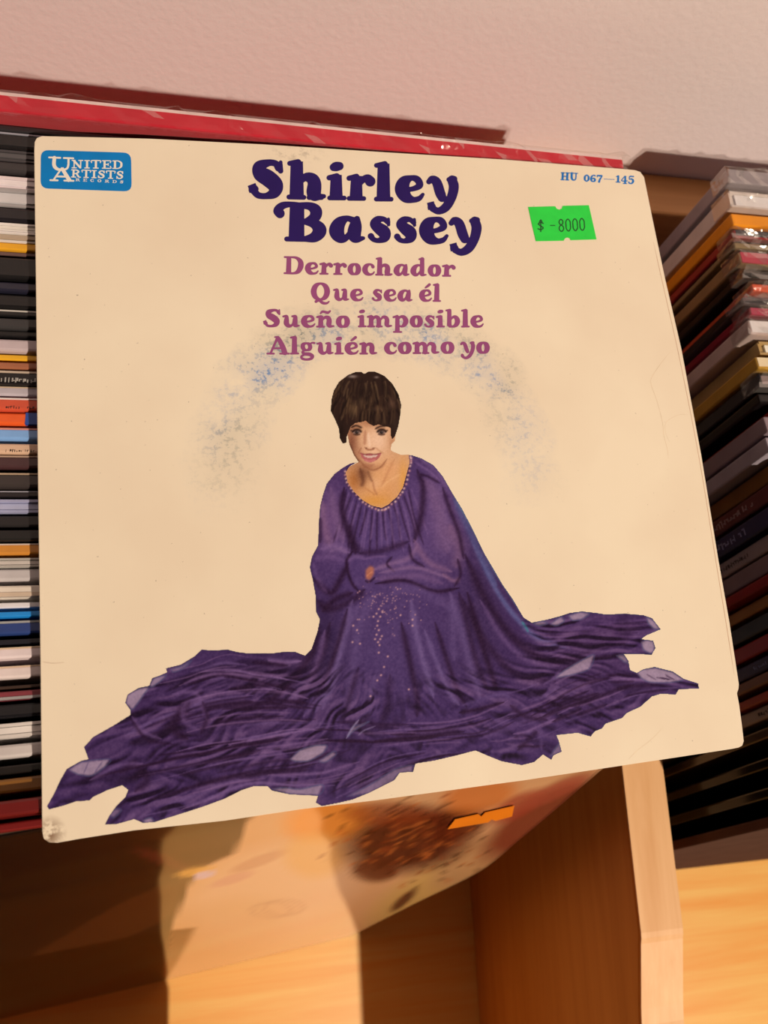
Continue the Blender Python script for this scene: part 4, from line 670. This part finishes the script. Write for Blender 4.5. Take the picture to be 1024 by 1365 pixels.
pblob(215,1145,36,6,'5a1c14',.8,.35);pblob(262,1162,26,6,'e8a040',.8,-.15);pblob(272,1166,14,5,'d8b8c0',.8,-.2);pblob(345,1148,40,7,'b06048',.45,-.35);pblob(310,1172,30,6,'d08070',.5,-.3)
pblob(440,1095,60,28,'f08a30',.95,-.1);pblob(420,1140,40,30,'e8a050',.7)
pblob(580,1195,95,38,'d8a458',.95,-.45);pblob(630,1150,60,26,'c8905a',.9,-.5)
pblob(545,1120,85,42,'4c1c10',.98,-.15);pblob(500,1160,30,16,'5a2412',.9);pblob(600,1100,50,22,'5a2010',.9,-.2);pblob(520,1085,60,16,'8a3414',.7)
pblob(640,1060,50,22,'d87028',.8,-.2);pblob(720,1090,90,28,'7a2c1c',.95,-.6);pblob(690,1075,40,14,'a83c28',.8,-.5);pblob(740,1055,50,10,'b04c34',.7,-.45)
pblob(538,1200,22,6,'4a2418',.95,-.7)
rr=np.random.RandomState(3)
for _ in range(260):
    x=rr.normal(545,45);y=rr.normal(1122,24);pblob(x,y,rr.uniform(2,6),rr.uniform(1,3.5),['2c0e08','8a3818','c06028','1c0806'][rr.randint(4)],.6,rr.uniform(0,3))
for k_ in (0,1):  # pale ringed mark
    X=(AX-362-k_*16)/26;Y=(AY-1213+k_*3)/10;m=np.exp(-((np.hypot(X,Y)-1)/.16)**2)[:,None]*.5;col[:]=col*(1-m)+lin(hx('c08460'))*m
nn=len(Vv);th=np.array([0,2.6,-1.0])
ring_=[i for i in range(nu)]+[j*nu+nu-1 for j in range(1,nv)]+[(nv-1)*nu+i for i in range(nu-2,-1,-1)]+[j*nu for j in range(nv-2,0,-1)]
rim=[(ring_[(k_+1)%len(ring_)],ring_[k_],ring_[k_]+nn,ring_[(k_+1)%len(ring_)]+nn) for k_ in range(len(ring_))]
org=np.array([-60.,-215.,FLOOR])
cov=tag(empty('record_cover',org+(0,0,LIFT)),'glossy orange and brown record cover leaning in front of the filed records','record')
o=mesh('cover',np.r_[Vv,Vv+th]-org,FR+[tuple(i+nn for i in f[::-1]) for f in FR]+rim,attr_mat('glossy_cover_print_and_shade',.10,.6),cov,True)
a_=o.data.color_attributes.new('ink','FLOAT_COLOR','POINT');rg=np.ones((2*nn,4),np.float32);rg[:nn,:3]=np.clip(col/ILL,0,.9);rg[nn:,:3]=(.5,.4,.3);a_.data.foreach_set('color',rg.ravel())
# its price sticker lies on the sheet: the sheet's own surface, raised a little
def on_sheet(px,py):
    k_=np.argmin((AX-px)**2+(AY-py)**2);j,i=divmod(k_,nu);J=min(max(j,1),nv-2);I=min(max(i,1),nu-2)
    du=Vv[J*nu+I+1]-Vv[J*nu+I-1];dv_=Vv[(J+1)*nu+I]-Vv[(J-1)*nu+I];nrm=np.cross(du,dv_);nrm/=np.linalg.norm(nrm);nrm*=-1 if nrm@(CAM-Vv[k_])<0 else 1
    d_=ray(px,py);t_=((Vv[k_]-CAM)@nrm)/(d_@nrm);return CAM+d_*t_+nrm*.5,nrm
SP=[(596,1103),(606,1090),(637,1083),(641,1086),(646,1081),(685,1072),(682,1086),(660,1092),(655,1090),(650,1094)]
qs=[on_sheet(*p) for p in SP];A=np.array([q_[0] for q_ in qs])-org;nr=qs[0][1];k_=len(A)
tag(mesh('price_sticker',np.r_[A,A+nr*.15],[tuple(range(k_)),tuple(range(2*k_-1,k_-1,-1))]+[(i,(i+1)%k_,(i+1)%k_+k_,i+k_) for i in range(k_)],plain('orange_sticker',alb('ee7a10'),.5,.05),cov),'orange price sticker')  # orange tone has the shade and warm bounce light painted in
